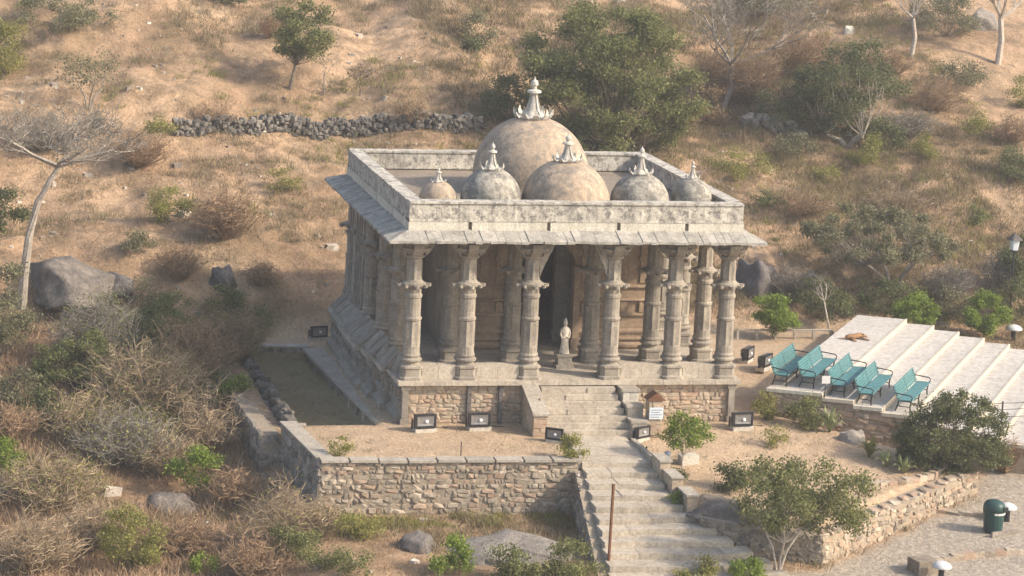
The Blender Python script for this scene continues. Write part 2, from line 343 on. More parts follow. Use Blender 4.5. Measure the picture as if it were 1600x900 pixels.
sp = _n(nt, 'ShaderNodeSeparateColor'); nt.links.new(at.outputs['Color'], sp.inputs[0])
f1 = noise(nt, P, 0.16, 7, 0.62, 0.6); f2 = noise(nt, P, 1.1, 6, 0.7, 0.3); f3 = noise(nt, P, 7, 5, 0.75); f4 = noise(nt, P, 0.45, 6, 0.65, 0.5)
c = ramp(nt, f1, [(0.32, (0.23, 0.15, 0.085)), (0.46, (0.38, 0.25, 0.15)), (0.60, (0.46, 0.315, 0.195)), (0.75, (0.35, 0.25, 0.155))])
c = mixc(nt, mth(nt, 'MULTIPLY', ramp(nt, f4, [(0.46, (0, 0, 0)), (0.60, (1, 1, 1))]), 0.7), c, (0.215, 0.15, 0.085))
c = mixc(nt, mth(nt, 'MULTIPLY', ramp(nt, f2, [(0.50, (0, 0, 0)), (0.62, (1, 1, 1))]), 0.65), c, (0.165, 0.12, 0.07))
c = mixc(nt, mth(nt, 'MULTIPLY', at.outputs['Alpha'], 0.55), c, mixc(nt, f2, (0.17, 0.105, 0.06), (0.33, 0.20, 0.115)))
sc = ramp(nt, f4, [(0.3, (0.37, 0.26, 0.165)), (0.55, (0.46, 0.335, 0.22)), (0.7, (0.35, 0.265, 0.165))])
sc = mixc(nt, mth(nt, 'MULTIPLY', ramp(nt, f2, [(0.52, (0, 0, 0)), (0.68, (1, 1, 1))]), 0.5), sc, (0.30, 0.245, 0.135))
c = mixc(nt, sp.outputs[0], c, sc)
c = mixc(nt, mth(nt, 'MULTIPLY', sp.outputs[2], 0.85), c, mixc(nt, f2, (0.13, 0.115, 0.055), (0.30, 0.245, 0.13)))
vo = _n(nt, 'ShaderNodeTexVoronoi'); vo.inputs['Scale'].default_value = 5.5; nt.links.new(P, vo.inputs['Vector'])
cb = mixc(nt, f4, (0.34, 0.285, 0.22), (0.42, 0.36, 0.285))
cb = mixc(nt, 1.0, cb, ramp(nt, vo.outputs['Distance'], [(0.2, (1.06,)*3), (0.7, (0.84,)*3)]), 'MULTIPLY')
c = mixc(nt, sp.outputs[1], c, cb)
c = mixc(nt, 1.0, c, ramp(nt, f3, [(0.25, (0.60,)*3), (0.75, (1.35,)*3)]), 'MULTIPLY')
nt.links.new(c, b.inputs['Base Color']); b.inputs['Roughness'].default_value = 0.95
bp = _n(nt, 'ShaderNodeBump'); bp.inputs['Strength'].default_value = 0.6; bp.inputs['Distance'].default_value = 0.18
nt.links.new(mth(nt, 'ADD', f3, mth(nt, 'MULTIPLY', f2, 2.0)), bp.inputs['Height']); nt.links.new(bp.outputs[0], b.inputs['Normal'])
ground = link('ground', gm, m); tag(ground, kind='structure')

# ------------------------------------------------------------------ masonry
def hull_stone(seed, flat=1.0):
    rg = random.Random(seed); bm = bmesh.new()
    for k in range(17):
        while True:
            p = Vector((rg.uniform(-1, 1), rg.uniform(-1, 1), rg.uniform(-1, 1)))
            if p.length > 0.2: break
        mx = max(abs(c_) for c_ in p); q = p/mx; q = q.lerp(p.normalized()*1.15, 0.45)
        bm.verts.new([max(-1, min(1, c_)) for c_ in q])
    for sx in (-1, 1):
        for sz in (-1, 1): bm.verts.new((sx*rg.uniform(0.72, 0.95), rg.choice((-1, 1))*rg.uniform(0.5, 0.9), sz*rg.uniform(0.72, 0.95)))
    r_ = bmesh.ops.convex_hull(bm, input=bm.verts)
    bmesh.ops.delete(bm, geom=[v for v in bm.verts if not v.link_faces], context='VERTS')
    me = bpy.data.meshes.new('stone'); bm.to_mesh(me); bm.free(); return me
def ashlar(seed, ch=0.10, j=0.04):
    rg = random.Random(seed); bm = bmesh.new()
    for sx in (-1, 1):
        for sy in (-1, 1):
            for sz in (-1, 1):
                for k in range(3):
                    p = [sx, sy, sz]; p[k] *= 1-ch*rg.uniform(0.6, 1.6)
                    bm.verts.new([c_-math.copysign(abs(rg.uniform(0, j)), c_) for c_ in p])
    bmesh.ops.convex_hull(bm, input=bm.verts)
    bmesh.ops.delete(bm, geom=[v for v in bm.verts if not v.link_faces], context='VERTS')
    me = bpy.data.meshes.new('stone'); bm.to_mesh(me); bm.free(); return me
_SM = {}
def stone_set(mat, kind='rubble'):
    k = (mat.name, kind)
    if k not in _SM:
        _SM[k] = []
        for s in range(8):
            me = hull_stone(s*13+5) if kind == 'rubble' else ashlar(s*7+3)
            me.materials.append(mat); _SM[k].append(me)
    return _SM[k]
def masonry(parent, p0, p1, zb, zt, mat, ch=0.26, wm=0.38, dep=0.16, seed=1, kind='rubble', jit=0.03, name='stone', proud=0.0, limit=290):
    """courses of single stones on the vertical face p0->p1 (outside on the right-hand side)"""
    rg = random.Random(seed); a = Vector((p0[0], p0[1], 0)); d = Vector((p1[0]-p0[0], p1[1]-p0[1], 0)); L = d.length; d.normalize()
    nrm = Vector((d.y, -d.x, 0)); ang = math.atan2(d.y, d.x); ms = stone_set(mat, kind); spec = []
    zbf = zb if callable(zb) else (lambda s: zb); ztf = zt if callable(zt) else (lambda s: zt)
    zmin = min(zbf(0), zbf(L)); zmax = max(ztf(0), ztf(L)); nc = max(1, int(round((zmax-zmin)/ch)))
    hs = [rg.uniform(0.7, 1.35) for _ in range(nc)]; tot = sum(hs); z = zmin
    for k in range(nc):
        h = hs[k]/tot*(zmax-zmin); s = 0.0
        while s < L-0.04:
            wd = min(wm*rg.choice((0.5, 0.7, 0.9, 1.1, 1.4, 1.9))*rg.uniform(0.85, 1.15), L-s)
            if L-s-wd < 0.12: wd = L-s
            cz = z+h/2; smid = s+wd/2
            if cz < ztf(smid) and cz > zbf(smid)-h*0.5:
                hh = min(h, (ztf(smid)-z)); lft = 1.0+(0.35 if rg.random() < 0.12 else 0)
                pos = a+d*smid+nrm*(proud-dep*0.5+rg.uniform(-jit, jit)); pos.z = z+hh/2+rg.uniform(-jit, jit)*0.7
                spec.append((wd*hh*lft, rg.choice(ms), pos, (rg.uniform(-0.05, 0.05), rg.uniform(-4, 4)*jit, ang+rg.uniform(-0.06, 0.06)+(math.pi if rg.random() < 0.5 else 0)), (wd*0.5*1.04, dep*0.8, min(hh*lft, max(0.05, 2*(ztf(smid)-pos.z)+0.02))*0.5*1.06)))
            s += wd
        z += h
    spec.sort(key=lambda q: -q[0])
    for _, me, pos, rot, sc in spec[:limit]: link(name, me, None, parent, pos, rot, sc)
    if len(spec) > limit:
        mb = MB()
        for _, me, pos, rot, sc in spec[limit:]:
            from mathutils import Euler
            mt = Matrix.Translation(pos) @ Euler(rot).to_matrix().to_4x4() @ Matrix.Diagonal((*sc, 1)); mb.add([mt @ v.co for v in me.vertices], [tuple(f_.vertices) for f_ in me.polygons])
        o = build(mb, 'small_stones', mat, parent); o['kind'] = 'stuff'
    return len(spec)
def wall_core(poly, z0, z1, mat, name, label, cat, loc=None):
    mb = MB(); mb.prism(poly, z0, z1); cx = sum(p[0] for p in poly)/len(poly); cy = sum(p[1] for p in poly)/len(poly)
    zz = min(z0) if isinstance(z0, (list, tuple)) else z0
    t = thing(name, label, cat, loc or (cx, cy, zz)); build(mb, 'core', mat, t); return t
def coping(parent, pts_a, pts_b, z, th, mat, n, seed=0, name='coping_slab'):
    """n slabs laid between the line a (outer edge) and the line b"""
    rg = random.Random(seed); A0, A1 = [Vector((*p, 0)) for p in pts_a]; B0, B1 = [Vector((*p, 0)) for p in pts_b]
    for i in range(n):
        t0 = i/n+0.004; t1 = (i+1)/n-0.004; q = [A0.lerp(A1, t0), A0.lerp(A1, t1), B0.lerp(B1, t1), B0.lerp(B1, t0)]
        zz = z+rg.uniform(-0.012, 0.012); mb = MB(); mb.prism([(p.x, p.y) for p in q], zz, zz+th)
        build(mb, name, mat, parent)

# front terrace retaining wall, lit
t = wall_core([(-3.95, -5.12), (5.42, -5.30), (5.42, -4.80), (-3.95, -4.62)], -2.6, 0.0, MT['mortar'], 'retaining_wall', 'sunlit rubble retaining wall under the front edge of the temple terrace', 'wall')
masonry(t, (-3.98, -5.13), (5.42, -5.31), -2.25, 0.0, MT['rubble'], 0.17, 0.25, 0.12, 11, jit=0.035)
masonry(t, (5.42, -5.31), (5.50, -4.85), -2.25, 0.0, MT['rubble'], 0.3, 0.4, 0.12, 12)
coping(t, ((-4.02, -5.24), (5.50, -5.42)), ((-4.02, -4.72), (5.50, -4.90)), 0.0, 0.09, MT['coping'], 9, 2)
# its left flank, in shade, which the dark rubble also paints in
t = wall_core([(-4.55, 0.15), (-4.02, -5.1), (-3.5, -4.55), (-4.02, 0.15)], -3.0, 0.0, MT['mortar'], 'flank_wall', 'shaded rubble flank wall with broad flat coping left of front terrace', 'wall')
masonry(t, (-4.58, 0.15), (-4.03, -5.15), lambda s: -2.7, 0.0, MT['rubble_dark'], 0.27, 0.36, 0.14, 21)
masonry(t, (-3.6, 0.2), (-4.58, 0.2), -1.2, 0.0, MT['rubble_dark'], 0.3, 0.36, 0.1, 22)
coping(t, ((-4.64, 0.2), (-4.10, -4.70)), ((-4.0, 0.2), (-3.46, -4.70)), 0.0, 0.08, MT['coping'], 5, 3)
# outer wall of the strip beside the sunken yard
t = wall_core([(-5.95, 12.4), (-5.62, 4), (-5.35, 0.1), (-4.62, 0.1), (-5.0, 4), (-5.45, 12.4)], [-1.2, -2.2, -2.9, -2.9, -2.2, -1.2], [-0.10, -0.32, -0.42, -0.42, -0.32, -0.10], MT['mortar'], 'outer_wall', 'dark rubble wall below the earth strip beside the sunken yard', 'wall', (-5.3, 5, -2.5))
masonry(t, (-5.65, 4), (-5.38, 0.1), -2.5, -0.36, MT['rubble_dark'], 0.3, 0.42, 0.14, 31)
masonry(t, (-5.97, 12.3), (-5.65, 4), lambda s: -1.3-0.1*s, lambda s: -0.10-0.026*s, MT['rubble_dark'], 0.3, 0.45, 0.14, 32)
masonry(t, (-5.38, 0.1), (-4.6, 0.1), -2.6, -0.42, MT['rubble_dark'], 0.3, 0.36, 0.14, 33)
# low loose wall along the yard
def loose_wall(name, label, p0, p1, zbase, zh, n, mat, seed, thick=0.35, size=(0.16, 0.3), even=False, extra=0, line=None):
    rg = random.Random(seed); a = Vector((*p0, 0)); b_ = Vector((*p1, 0)); mid = (a+b_)/2
    t = thing(name, label, 'wall', (mid.x, mid.y, zbase(0.5) if callable(zbase) else zbase)); ms = stone_set(mat, 'rubble')
    ang = math.atan2(b_.y-a.y, b_.x-a.x); L = (b_-a).length; nd = Vector((-(b_.y-a.y), b_.x-a.x, 0)).normalized()
    for i in range(n):
        u = rg.random(); lay = rg.random(); s = rg.uniform(*size)
        p = (line(u) if line else a.lerp(b_, u))+nd*rg.uniform(-thick/2, thick/2)*(1-0.5*lay); zb = zbase(u) if callable(zbase) else zbase
        top = zh*(0.75+(0.12 if even else 0.35)*math.sin(u*37+seed)*math.sin(u*11)+0.1)
        p.z = zb+lay*top
        link('stone', rg.choice(ms), None, t, p, (rg.uniform(-0.4, 0.4), rg.uniform(-0.4, 0.4), ang+rg.uniform(-0.9, 0.9)), (s*rg.uniform(0.8, 1.5), s*rg.uniform(0.7, 1.1), s*rg.uniform(0.6, 0.95)))
    if extra:
        rs_ = np.random.RandomState(seed); vs = []; fs = []
        for i in range(extra):
            u = rg.random(); lay = rg.random(); s = rg.uniform(*size)*0.9; zb = zbase(u) if callable(zbase) else zbase; p = (line(u) if line else a.lerp(b_, u))+nd*rg.uniform(-thick/2, thick/2)*(1-0.5*lay); me_ = rg.choice(ms); k0 = len(vs)
            top = zh*(0.75+(0.12 if even else 0.35)*math.sin(u*37+seed)*math.sin(u*11)+0.1); ro = Matrix.Rotation(rg.uniform(0, 6), 3, 'Z')
            for v in me_.vertices: q = ro @ Vector((v.co.x*s*1.2, v.co.y*s, v.co.z*s*0.8)); vs.append((p.x+q.x, p.y+q.y, zb+lay*top+q.z))
            fs += [tuple(j+k0 for j in f_.vertices) for f_ in me_.polygons]
        mb = MB(); mb.v = vs; mb.f = fs; o = build(mb, 'filling_stones', mat, t); o['kind'] = 'stuff'
    return t
loose_wall('loose_stone_wall', 'low dark loose stone wall along the outer side of the sunken yard', (-4.05, 0.7), (-4.5, 12.2), -0.5, 0.5, 210, MT['rubble_black'], 4, 0.4, (0.13, 0.24))
t = wall_core([(-4.4, 12.4), (-1.5, 12.25), (-1.5, 12.7), (-4.4, 12.85)], -1.0, -0.02, MT['mortar'], 'yard_back_wall', 'low stone wall closing the far end of the sunken yard', 'wall')
masonry(t, (-4.4, 12.38), (-1.5, 12.23), -0.85, -0.05, MT['rubble_dark'], 0.25, 0.34, 0.12, 41)
coping(t, ((-4.45, 12.3), (-1.5, 12.15)), ((-4.45, 12.75), (-1.5, 12.6)), -0.02, 0.07, MT['coping'], 3, 5)

# ------------------------------------------------------------------ the temple
W, L = 13.0, 12.6; ZP = 1.67; ZT = 8.5
TMP = thing('stone_temple', 'old pillared stone temple with six plastered domes on its flat roof', 'temple', (6.5, 6.3, 0))
rng = random.Random(5)
# plinth
pl = MB(); pl.box(0.0, 13.0, 0.02, 12.6, -0.4, 1.5); plinth = build(pl, 'plinth', MT['mortar'], TMP)
masonry(plinth, (0.25, 0.0), (5.0, 0.0), 0.0, 1.47, MT['plinth'], 0.17, 0.27, 0.08, 51, 'rubble', 0.02)
masonry(plinth, (8.35, 0.0), (13.0, 0.0), 0.0, 1.47, MT['plinth'], 0.17, 0.27, 0.08, 52, 'rubble', 0.02)
masonry(plinth, (13.02, 0.0), (13.02, 6), 0.0, 1.47, MT['plinth'], 0.36, 0.7, 0.10, 53, 'ashlar', 0.012)
for x in (0.08, 2.55, 3.78, 12.95):
    mb = MB(); mb.box(x-0.12, x+0.12, -0.14, 0.10, -0.05, 1.5); mb.box(x-0.17, x+0.17, -0.18, 0.08, -0.05, 0.2); mb.box(x-0.17, x+0.17, -0.17, 0.08, 1.32, 1.497)
    if 1 < x < 5: mb = MB(); mb.box(x-0.075, x+0.075, -0.15, 0.10, -0.05, 1.497)
    build(mb, 'plinth_pilaster', MT['rock_dark'] if 1 < x < 5 else MT['temple'], plinth)
# moulded left side of the plinth with a projecting bay
def mould(x):
    return [(x+0.9, 0.003), (x-0.22, 0.003), (x-0.22, 0.20), (x-0.14, 0.26), (x-0.03, 0.34), (x-0.03, 0.56), (x-0.11, 0.63), (x-0.11, 0.74), (x-0.0, 0.80), (x-0.0, 1.10), (x-0.10, 1.17), (x-0.13, 1.28), (x-0.04, 1.34), (x-0.04, 1.46), (x-0.15, 1.497), (x+0.9, 1.497)]
for y0, y1, dx in ((0.10, 2.0, 0.0), (2.0, 3.6, -0.22), (3.6, 5.0, -0.40), (5.0, 9.2, -0.58), (9.2, 12.7, -0.42)):
    mb = MB(); mb.extrude(mould(-0.02+dx), 'y', y0+0.004, y1-0.004); build(mb, 'plinth_moulding', MT['temple'], plinth)
    n = int((y1-y0)/0.55)
    for k in range(n):
        y = y0+(k+0.5)*(y1-y0)/n
        mb = MB(); mb.box(-0.10+dx, 0.02+dx, y-0.11, y+0.11, 0.84, 1.08); build(mb, 'carved_block', MT['temple'], plinth)
# platform slabs
pf = MB(); pf.box(-0.1, 13.1, 0.5, 12.7, 1.503, ZP-0.004); platform = build(pf, 'platform', MT['paving'], TMP)
n = 13
for k in range(n):
    x0 = -0.25+k*13.5/n; mb = MB(); mb.box(x0+0.006, x0+13.5/n-0.006, -0.26, 1.2, 1.503, ZP+rng.uniform(-0.006, 0.006)); build(mb, 'edge_slab', MT['paving'], platform)
def ledge_off(y): return 0.0 if y < 2 else 0.22 if y < 3.6 else 0.40 if y < 5 else 0.58 if y < 9.2 else 0.42
for k in range(14):
    y0 = 1.2+k*11.5/14; ex = ledge_off(y0+0.4)
    mb = MB(); mb.box(-0.25-ex, 0.55, y0+0.006, y0+11.5/14-0.006, 1.503, ZP+rng.uniform(-0.008, 0.008)); build(mb, 'edge_slab', MT['paving'], platform)
# left side seat slabs, sloping outwards
for k in range(13):
    y = 0.75+k*0.92; ex = ledge_off(y+0.45); e = rng.uniform(-0.03, 0.03)
    mb = MB(); mb.prism([(-0.14-ex+e, y), (0.14, y), (0.14, y+0.9), (-0.14-ex+e, y+0.9)], 1.68, [1.78+e, 2.42+e, 2.42-e, 1.78-e]); build(mb, 'seat_slab', MT['temple'], platform)
# ledge along the left side and its buttresses
mb = MB(); mb.prism([(-1.62, 12.25), (-0.82, 0.35), (-0.27, 0.35), (-0.27, 12.25)], -0.14, -0.004)
LED = thing('stone_ledge', 'grey stone ledge walkway along the shaded left side of temple', 'ledge', (-0.9, 6, -0.8)); LEDC = None
for k in range(8):
    a = k/8; b_ = (k+1)/8; ya, yb = 0.35+11.9*a+0.006, 0.35+11.9*b_-0.006; xa, xb = -0.95-0.85*a, -0.95-0.85*b_
    mb = MB(); zz = rng.uniform(-0.012, 0.004)-0.006; mb.prism([(xb, yb), (xa, ya), (-0.27, ya), (-0.27, yb)], -0.14, zz); build(mb, 'ledge_slab', MT['paving'], LED)
mb = MB(); mb.prism([(-1.55, 12.2), (-0.75, 0.4), (-0.03, 0.4), (-0.03, 12.2)], -1.1, -0.145); build(mb, 'ledge_wall', MT['rubble_dark'], LED)
for y in (2.2, 3.4, 4.4, 6.4, 7.4, 10.2):
    x = -0.95-0.85*(y-0.35)/11.9; mb = MB(); mb.box(x+0.02, x+0.45, y-0.18, y+0.18, -1.0, -0.146); build(mb, 'buttress', MT['plinth'] if y in (4.4, 2.2) else MT['temple'], LED)

# columns
def ring16(cx, cy, r_, z, kind):
    out = []
    for i in range(16):
        a = 2*math.pi*(i+0.5)/16
        if kind == 'sq':
            k = 1/max(abs(math.cos(a)), abs(math.sin(a))); rr = r_*k*(0.98 if k > 1.3 else 1)
        elif kind == 'oct':
            s = (a+math.pi/8) % (math.pi/4)-math.pi/8; rr = r_*math.cos(math.pi/8)/math.cos(s)*1.03
        elif kind == 'flute': rr = r_*(1.0 if i % 2 else 0.88)
        else: rr = r_
        out.append((cx+rr*math.cos(a), cy+rr*math.sin(a), z))
    return out
def sect(prof): return [ring16(0, 0, r_*1.06, z, k) for r_, z, k in prof]
mb = MB(); mb.rings(sect([(0.43, 0, 'sq'), (0.43, 0.10, 'sq'), (0.36, 0.14, 'sq'), (0.36, 0.40, 'sq'), (0.40, 0.45, 'sq'), (0.40, 0.52, 'sq'), (0.33, 0.58, 'oct'), (0.33, 0.66, 'oct'), (0.40, 0.72, 'round'), (0.40, 0.78, 'round'), (0.33, 0.84, 'oct'), (0.36, 0.92, 'oct'), (0.32, 1.0, 'oct')])); ME_BASE = mb.mesh('column_base')
mb = MB(); mb.rings(sect([(0.315, 1.0, 'oct'), (0.315, 1.25, 'oct'), (0.31, 1.3, 'flute'), (0.31, 2.20, 'flute'), (0.30, 2.24, 'oct'), (0.335, 2.28, 'round'), (0.335, 2.36, 'round'), (0.295, 2.40, 'oct'), (0.295, 3.1, 'oct'), (0.32, 3.15, 'round'), (0.32, 3.24, 'round'), (0.285, 3.30, 'oct'), (0.285, 3.55, 'oct'), (0.28, 3.8, 'flute'), (0.275, 4.45, 'flute'), (0.27, 4.62, 'oct')])); ME_SHAFT = mb.mesh('column')
mb = MB(); mb.rings(sect([(0.285, 3.46, 'oct'), (0.36, 3.54, 'round'), (0.44, 3.60, 'round'), (0.44, 3.68, 'round'), (0.34, 3.74, 'round'), (0.285, 3.82, 'oct')]))
for k in range(8):
    a = k*math.pi/4; big = (k % 2 == 0); r0 = 0.30; r1 = 0.60 if big else 0.54
    ca_, sa = math.cos(a), math.sin(a); w_ = 0.085 if big else 0.06
    pts = [(r0, 3.60, 0.06), (0.46, 3.60, 0.085), (r1, 3.59, 0.10), (r1+0.05, 3.60, 0.07), (r1+0.07, 3.61, 0.03)]
    rs = []
    for rr, z, hw in pts:
        hw *= w_/0.085
        rs.append([(rr*ca_-q*sa, rr*sa+q*ca_, z+dz) for q, dz in ((-hw, -0.05), (hw, -0.05), (hw, 0.06), (-hw, 0.06))])
    mb.rings(rs)
ME_RING = mb.mesh('bracket_ring')
mb = MB(); mb.rings(sect([(0.27, 4.62, 'oct'), (0.36, 4.68, 'round'), (0.36, 4.74, 'round'), (0.30, 4.78, 'oct'), (0.44, 4.92, 'round'), (0.50, 4.98, 'sq'), (0.50, 5.07, 'sq'), (0.42, 5.10, 'sq'), (0.42, 5.26, 'sq')]))
for k in range(4):
    a = k*math.pi/2; ca_, sa = round(math.cos(a)), round(math.sin(a)); rs = []
    for rr, zlo in ((0.36, 4.72), (0.50, 4.84), (0.62, 4.98), (0.70, 5.12), (0.73, 5.255)):
        rs.append([(rr*ca_-q*sa, rr*sa+q*ca_, z) for q, z in ((-0.19, zlo), (0.19, zlo), (0.19, 5.262), (-0.19, 5.262))])
    mb.rings(rs)
ME_CAP = mb.mesh('capital')
CX = [0.31, 2.42, 4.90, 8.10, 10.58, 12.69]; CY = [0.31, 2.97, 5.63, 8.29, 10.95, 12.4]
def column(x, y):
    c_ = link('column', ME_SHAFT, MT['temple'], TMP, (x, y, ZP))
    for nme, me in (('column_base', ME_BASE), ('bracket_ring', ME_RING), ('capital', ME_CAP)): link(nme, me, MT['temple'], c_, (x, y, ZP))
    return c_
for x in CX: column(x, CY[0])
for x in CX[1:5]: column(x, CY[1])
for y in CY[1:]: column(CX[0], y); column(CX[5], y)
# half wall closing the rear of the left and right aisles, with engaged pilasters
for s, x0, x1 in ((0, 0.10, 0.52), (1, 12.48, 12.90)):
    mb = MB(); mb.box(x0, x1, 8.75, 12.5, ZP, 6.9); build(mb, 'aisle_wall', MT['temple'], TMP)
    for k in range(7):
        y = 8.95+k*0.5; xa = x0-0.07 if s == 0 else x1-0.05
        mb = MB(); mb.box(xa, xa+0.12, y, y+0.26, ZP+0.8, 6.5); mb.box(xa-0.04, xa+0.14, y-0.04, y+0.30, 5.2, 5.4); mb.box(xa-0.05, xa+0.14, y-0.05, y+0.31, ZP, ZP+0.8); build(mb, 'wall_pilaster', MT['temple'], TMP)
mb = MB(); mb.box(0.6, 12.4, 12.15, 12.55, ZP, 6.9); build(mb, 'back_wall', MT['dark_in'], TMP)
# beams
for y in CY[:2]+[12.4]:
    mb = MB(); mb.box(0.02, 12.98, y-0.24, y+0.24, 6.935, 7.33); build(mb, 'beam', MT['temple'], TMP)
for x in (CX[0], CX[5]):
    mb = MB(); mb.box(x-0.235, x+0.235, 0.56, 2.72, 6.935, 7.325); mb.box(x-0.235, x+0.235, 3.22, 12.15, 6.935, 7.325); build(mb, 'beam', MT['temple'], TMP)
for x in CX[1:5]:
    mb = MB(); mb.box(x-0.22, x+0.22, 0.56, 2.72, 6.94, 7.325); mb.box(x-0.22, x+0.22, 3.22, 4.85, 6.94, 7.325); build(mb, 'beam', MT['temple'], TMP)
# seat walls between the front columns
for a, b_ in ((0, 1), (1, 2), (3, 4), (4, 5)):
    x0, x1 = CX[a]+0.40, CX[b_]-0.40; n = 2
    for k in range(n):
        xa = x0+(x1-x0)*k/n+0.005; xb = x0+(x1-x0)*(k+1)/n-0.005
        mb = MB(); mb.box(xa, xb, 0.06, 0.50, ZP+0.004, 2.22+rng.uniform(-0.015, 0.01)); build(mb, 'seat_wall_slab', MT['seat'], TMP)
# solid scrolled corbels springing inwards from the entrance columns
def corbel(x, s, yy, reach, z0, hw):
    mb = MB(); lo = []; n_ = 9
    for k in range(n_):
        u = k/(n_-1); lo.append((x+s*(0.26+reach*u), z0+(6.93-z0-0.12)*(u**0.8)-0.05*abs(math.sin(u*9.4))))
    prof = lo+[(lo[-1][0], 6.93), (lo[0][0], 6.93)]
    vs = [(p_[0], yy-hw, p_[1]) for p_ in prof]+[(p_[0], yy+hw, p_[1]) for p_ in prof]; m_ = len(prof)
    mb.add(vs, [tuple(range(m_)) if s > 0 else tuple(range(m_-1, -1, -1)), tuple(range(2*m_-1, m_-1, -1)) if s > 0 else tuple(range(m_, 2*m_))]+[((i_+1) % m_, i_, m_+i_, m_+(i_+1) % m_) if s > 0 else (i_, (i_+1) % m_, m_+(i_+1) % m_, m_+i_) for i_ in range(m_)])
    build(mb, 'corbel', MT['temple'], TMP)
for x, s_ in ((CX[2], 1), (CX[3], -1)):
    corbel(x, s_, CY[0], 0.55, 5.55, 0.11); corbel(x, s_, CY[1], 0.55, 5.55, 0.11)
for x, s_ in ((CX[4], -1), (CX[1], 1), (CX[2], -1), (CX[3], 1)): corbel(x, s_, CY[0], 0.5, 6.25, 0.13)
# inner sanctum: walls in courses with mouldings, arched opening
SX0, SX1, SY0, SY1 = 2.7, 11.0, 4.9, 11.6; OX0, OX1 = 5.25, 7.95
sanct = MB(); sanct.box(SX0, OX0, SY0, SY0+0.6, ZP, 7.3); sanct.box(OX1, SX1, SY0, SY0+0.6, ZP, 7.3)
sanct.box(SX0, SX0+0.5, SY0+0.604, SY1, ZP, 7.3); sanct.box(SX1-0.5, SX1, SY0+0.604, SY1, ZP, 7.3)
n = 10
for k in range(n):
    a0 = math.pi*k/n; a1 = math.pi*(k+1)/n; cx = (OX0+OX1)/2; rr = (OX1-OX0)/2
    xa, xb = cx-rr*math.cos(a0), cx-rr*math.cos(a1); za, zb = 5.0+1.1*math.sin(a0), 5.0+1.1*math.sin(a1)
    sanct.add([(xa, SY0, za), (xb, SY0, zb), (xb, SY0, 7.3), (xa, SY0, 7.3), (xa, SY0+0.6, za), (xb, SY0+0.6, zb), (xb, SY0+0.6, 7.3), (xa, SY0+0.6, 7.3)],
              [(0, 1, 2, 3), (5, 4, 7, 6), (1, 0, 4, 5)])
sw = build(sanct, 'sanctum_wall', MT['temple_in'], TMP)
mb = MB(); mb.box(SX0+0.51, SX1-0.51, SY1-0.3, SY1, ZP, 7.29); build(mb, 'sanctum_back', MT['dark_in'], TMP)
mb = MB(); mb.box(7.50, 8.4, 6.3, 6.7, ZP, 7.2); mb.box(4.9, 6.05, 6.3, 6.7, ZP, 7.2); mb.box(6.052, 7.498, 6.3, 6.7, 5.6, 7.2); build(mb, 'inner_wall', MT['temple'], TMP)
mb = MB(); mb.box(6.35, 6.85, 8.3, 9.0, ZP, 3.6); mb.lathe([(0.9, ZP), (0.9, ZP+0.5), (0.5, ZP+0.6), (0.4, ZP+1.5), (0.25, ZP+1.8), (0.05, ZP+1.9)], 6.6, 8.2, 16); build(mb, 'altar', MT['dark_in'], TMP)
for x0, x1 in ((SX0-0.1, OX0-0.12), (OX1+0.12, SX1+0.1)):
    for z, h, o in ((ZP+0.02, 0.28, 0.16), (ZP+0.34, 0.16, 0.10), (ZP+0.62, 0.22, 0.07), (3.0, 0.16, 0.10), (3.62, 0.12, 0.12), (4.15, 0.14, 0.10), (6.35, 0.2, 0.12)):
        mb = MB(); mb.extrude([(SY0-o*0.5, z), (SY0-o, z+h*0.35), (SY0-o, z+h*0.65), (SY0-o*0.4, z+h), (SY0+0.02, z+h), (SY0+0.02, z)][::-1], 'x', x0, x1); build(mb, 'wall_moulding', MT['temple_in'], sw)
    nb = 4
    for k in range(nb):
        x = x0+0.3+(x1-x0-0.6)*k/(nb-1)
        mb = MB(); mb.box(x-0.17, x+0.17, SY0-0.06, SY0+0.02, 4.40, 6.2); mb.box(x-0.24, x+0.24, SY0-0.09, SY0+0.02, 5.3, 5.45); mb.box(x-0.15, x+0.15, SY0-0.08, SY0+0.02, 3.18, 3.60); build(mb, 'wall_panel', MT['temple_in'], sw)
for x in (OX0-0.06, OX1+0.06):
    mb = MB(); mb.box(x-0.14, x+0.14, SY0-0.17, SY0+0.3, ZP, 5.05); mb.box(x-0.2, x+0.2, SY0-0.22, SY0+0.3, 4.85, 5.08); mb.box(x-0.2, x+0.2, SY0-0.22, SY0+0.3, ZP, ZP+0.5); build(mb, 'door_jamb', MT['temple_in'], sw)
# roof
mb = MB(); mb.box(0.3, 12.7, 0.3, 12.3, 7.326, 7.3345); build(mb, 'ceiling', MT['dark_in'], TMP)  # thin sheet under the roof, its dark colour painting in shade
mb = MB(); mb.box(0.05, 12.95, 0.05, 12.55, 7.335, 7.70); roof = build(mb, 'roof', MT['deck'], TMP)
# white recessed band with drain holes, as blocks with gaps
def band(axis, a, b_, fixed, sgn, holes):
    cuts = [a]+holes+[b_]
    for i in range(len(cuts)-1):
        s0 = cuts[i]+(0.07 if i else 0); s1 = cuts[i+1]-(0.07 if i < len(cuts)-2 else 0); mb = MB()
        if axis == 'x': mb.box(s0, s1, min(fixed, fixed+sgn*0.12), max(fixed, fixed+sgn*0.12), 7.36, 7.735)
        else: mb.box(min(fixed, fixed+sgn*0.12), max(fixed, fixed+sgn*0.12), s0, s1, 7.36, 7.735)
        build(mb, 'plaster_band', MT['white_band'], roof)
band('x', -0.07, 13.07, 0.04, -1, [2.3, 5.35, 8.1, 10.8]); band('y', 0.05, 12.55, 0.04, -1, [3, 6, 9]); band('y', 0.05, 12.55, 12.96, 1, [3, 6, 9]); band('x', -0.07, 13.07, 12.56, 1, [4, 8])
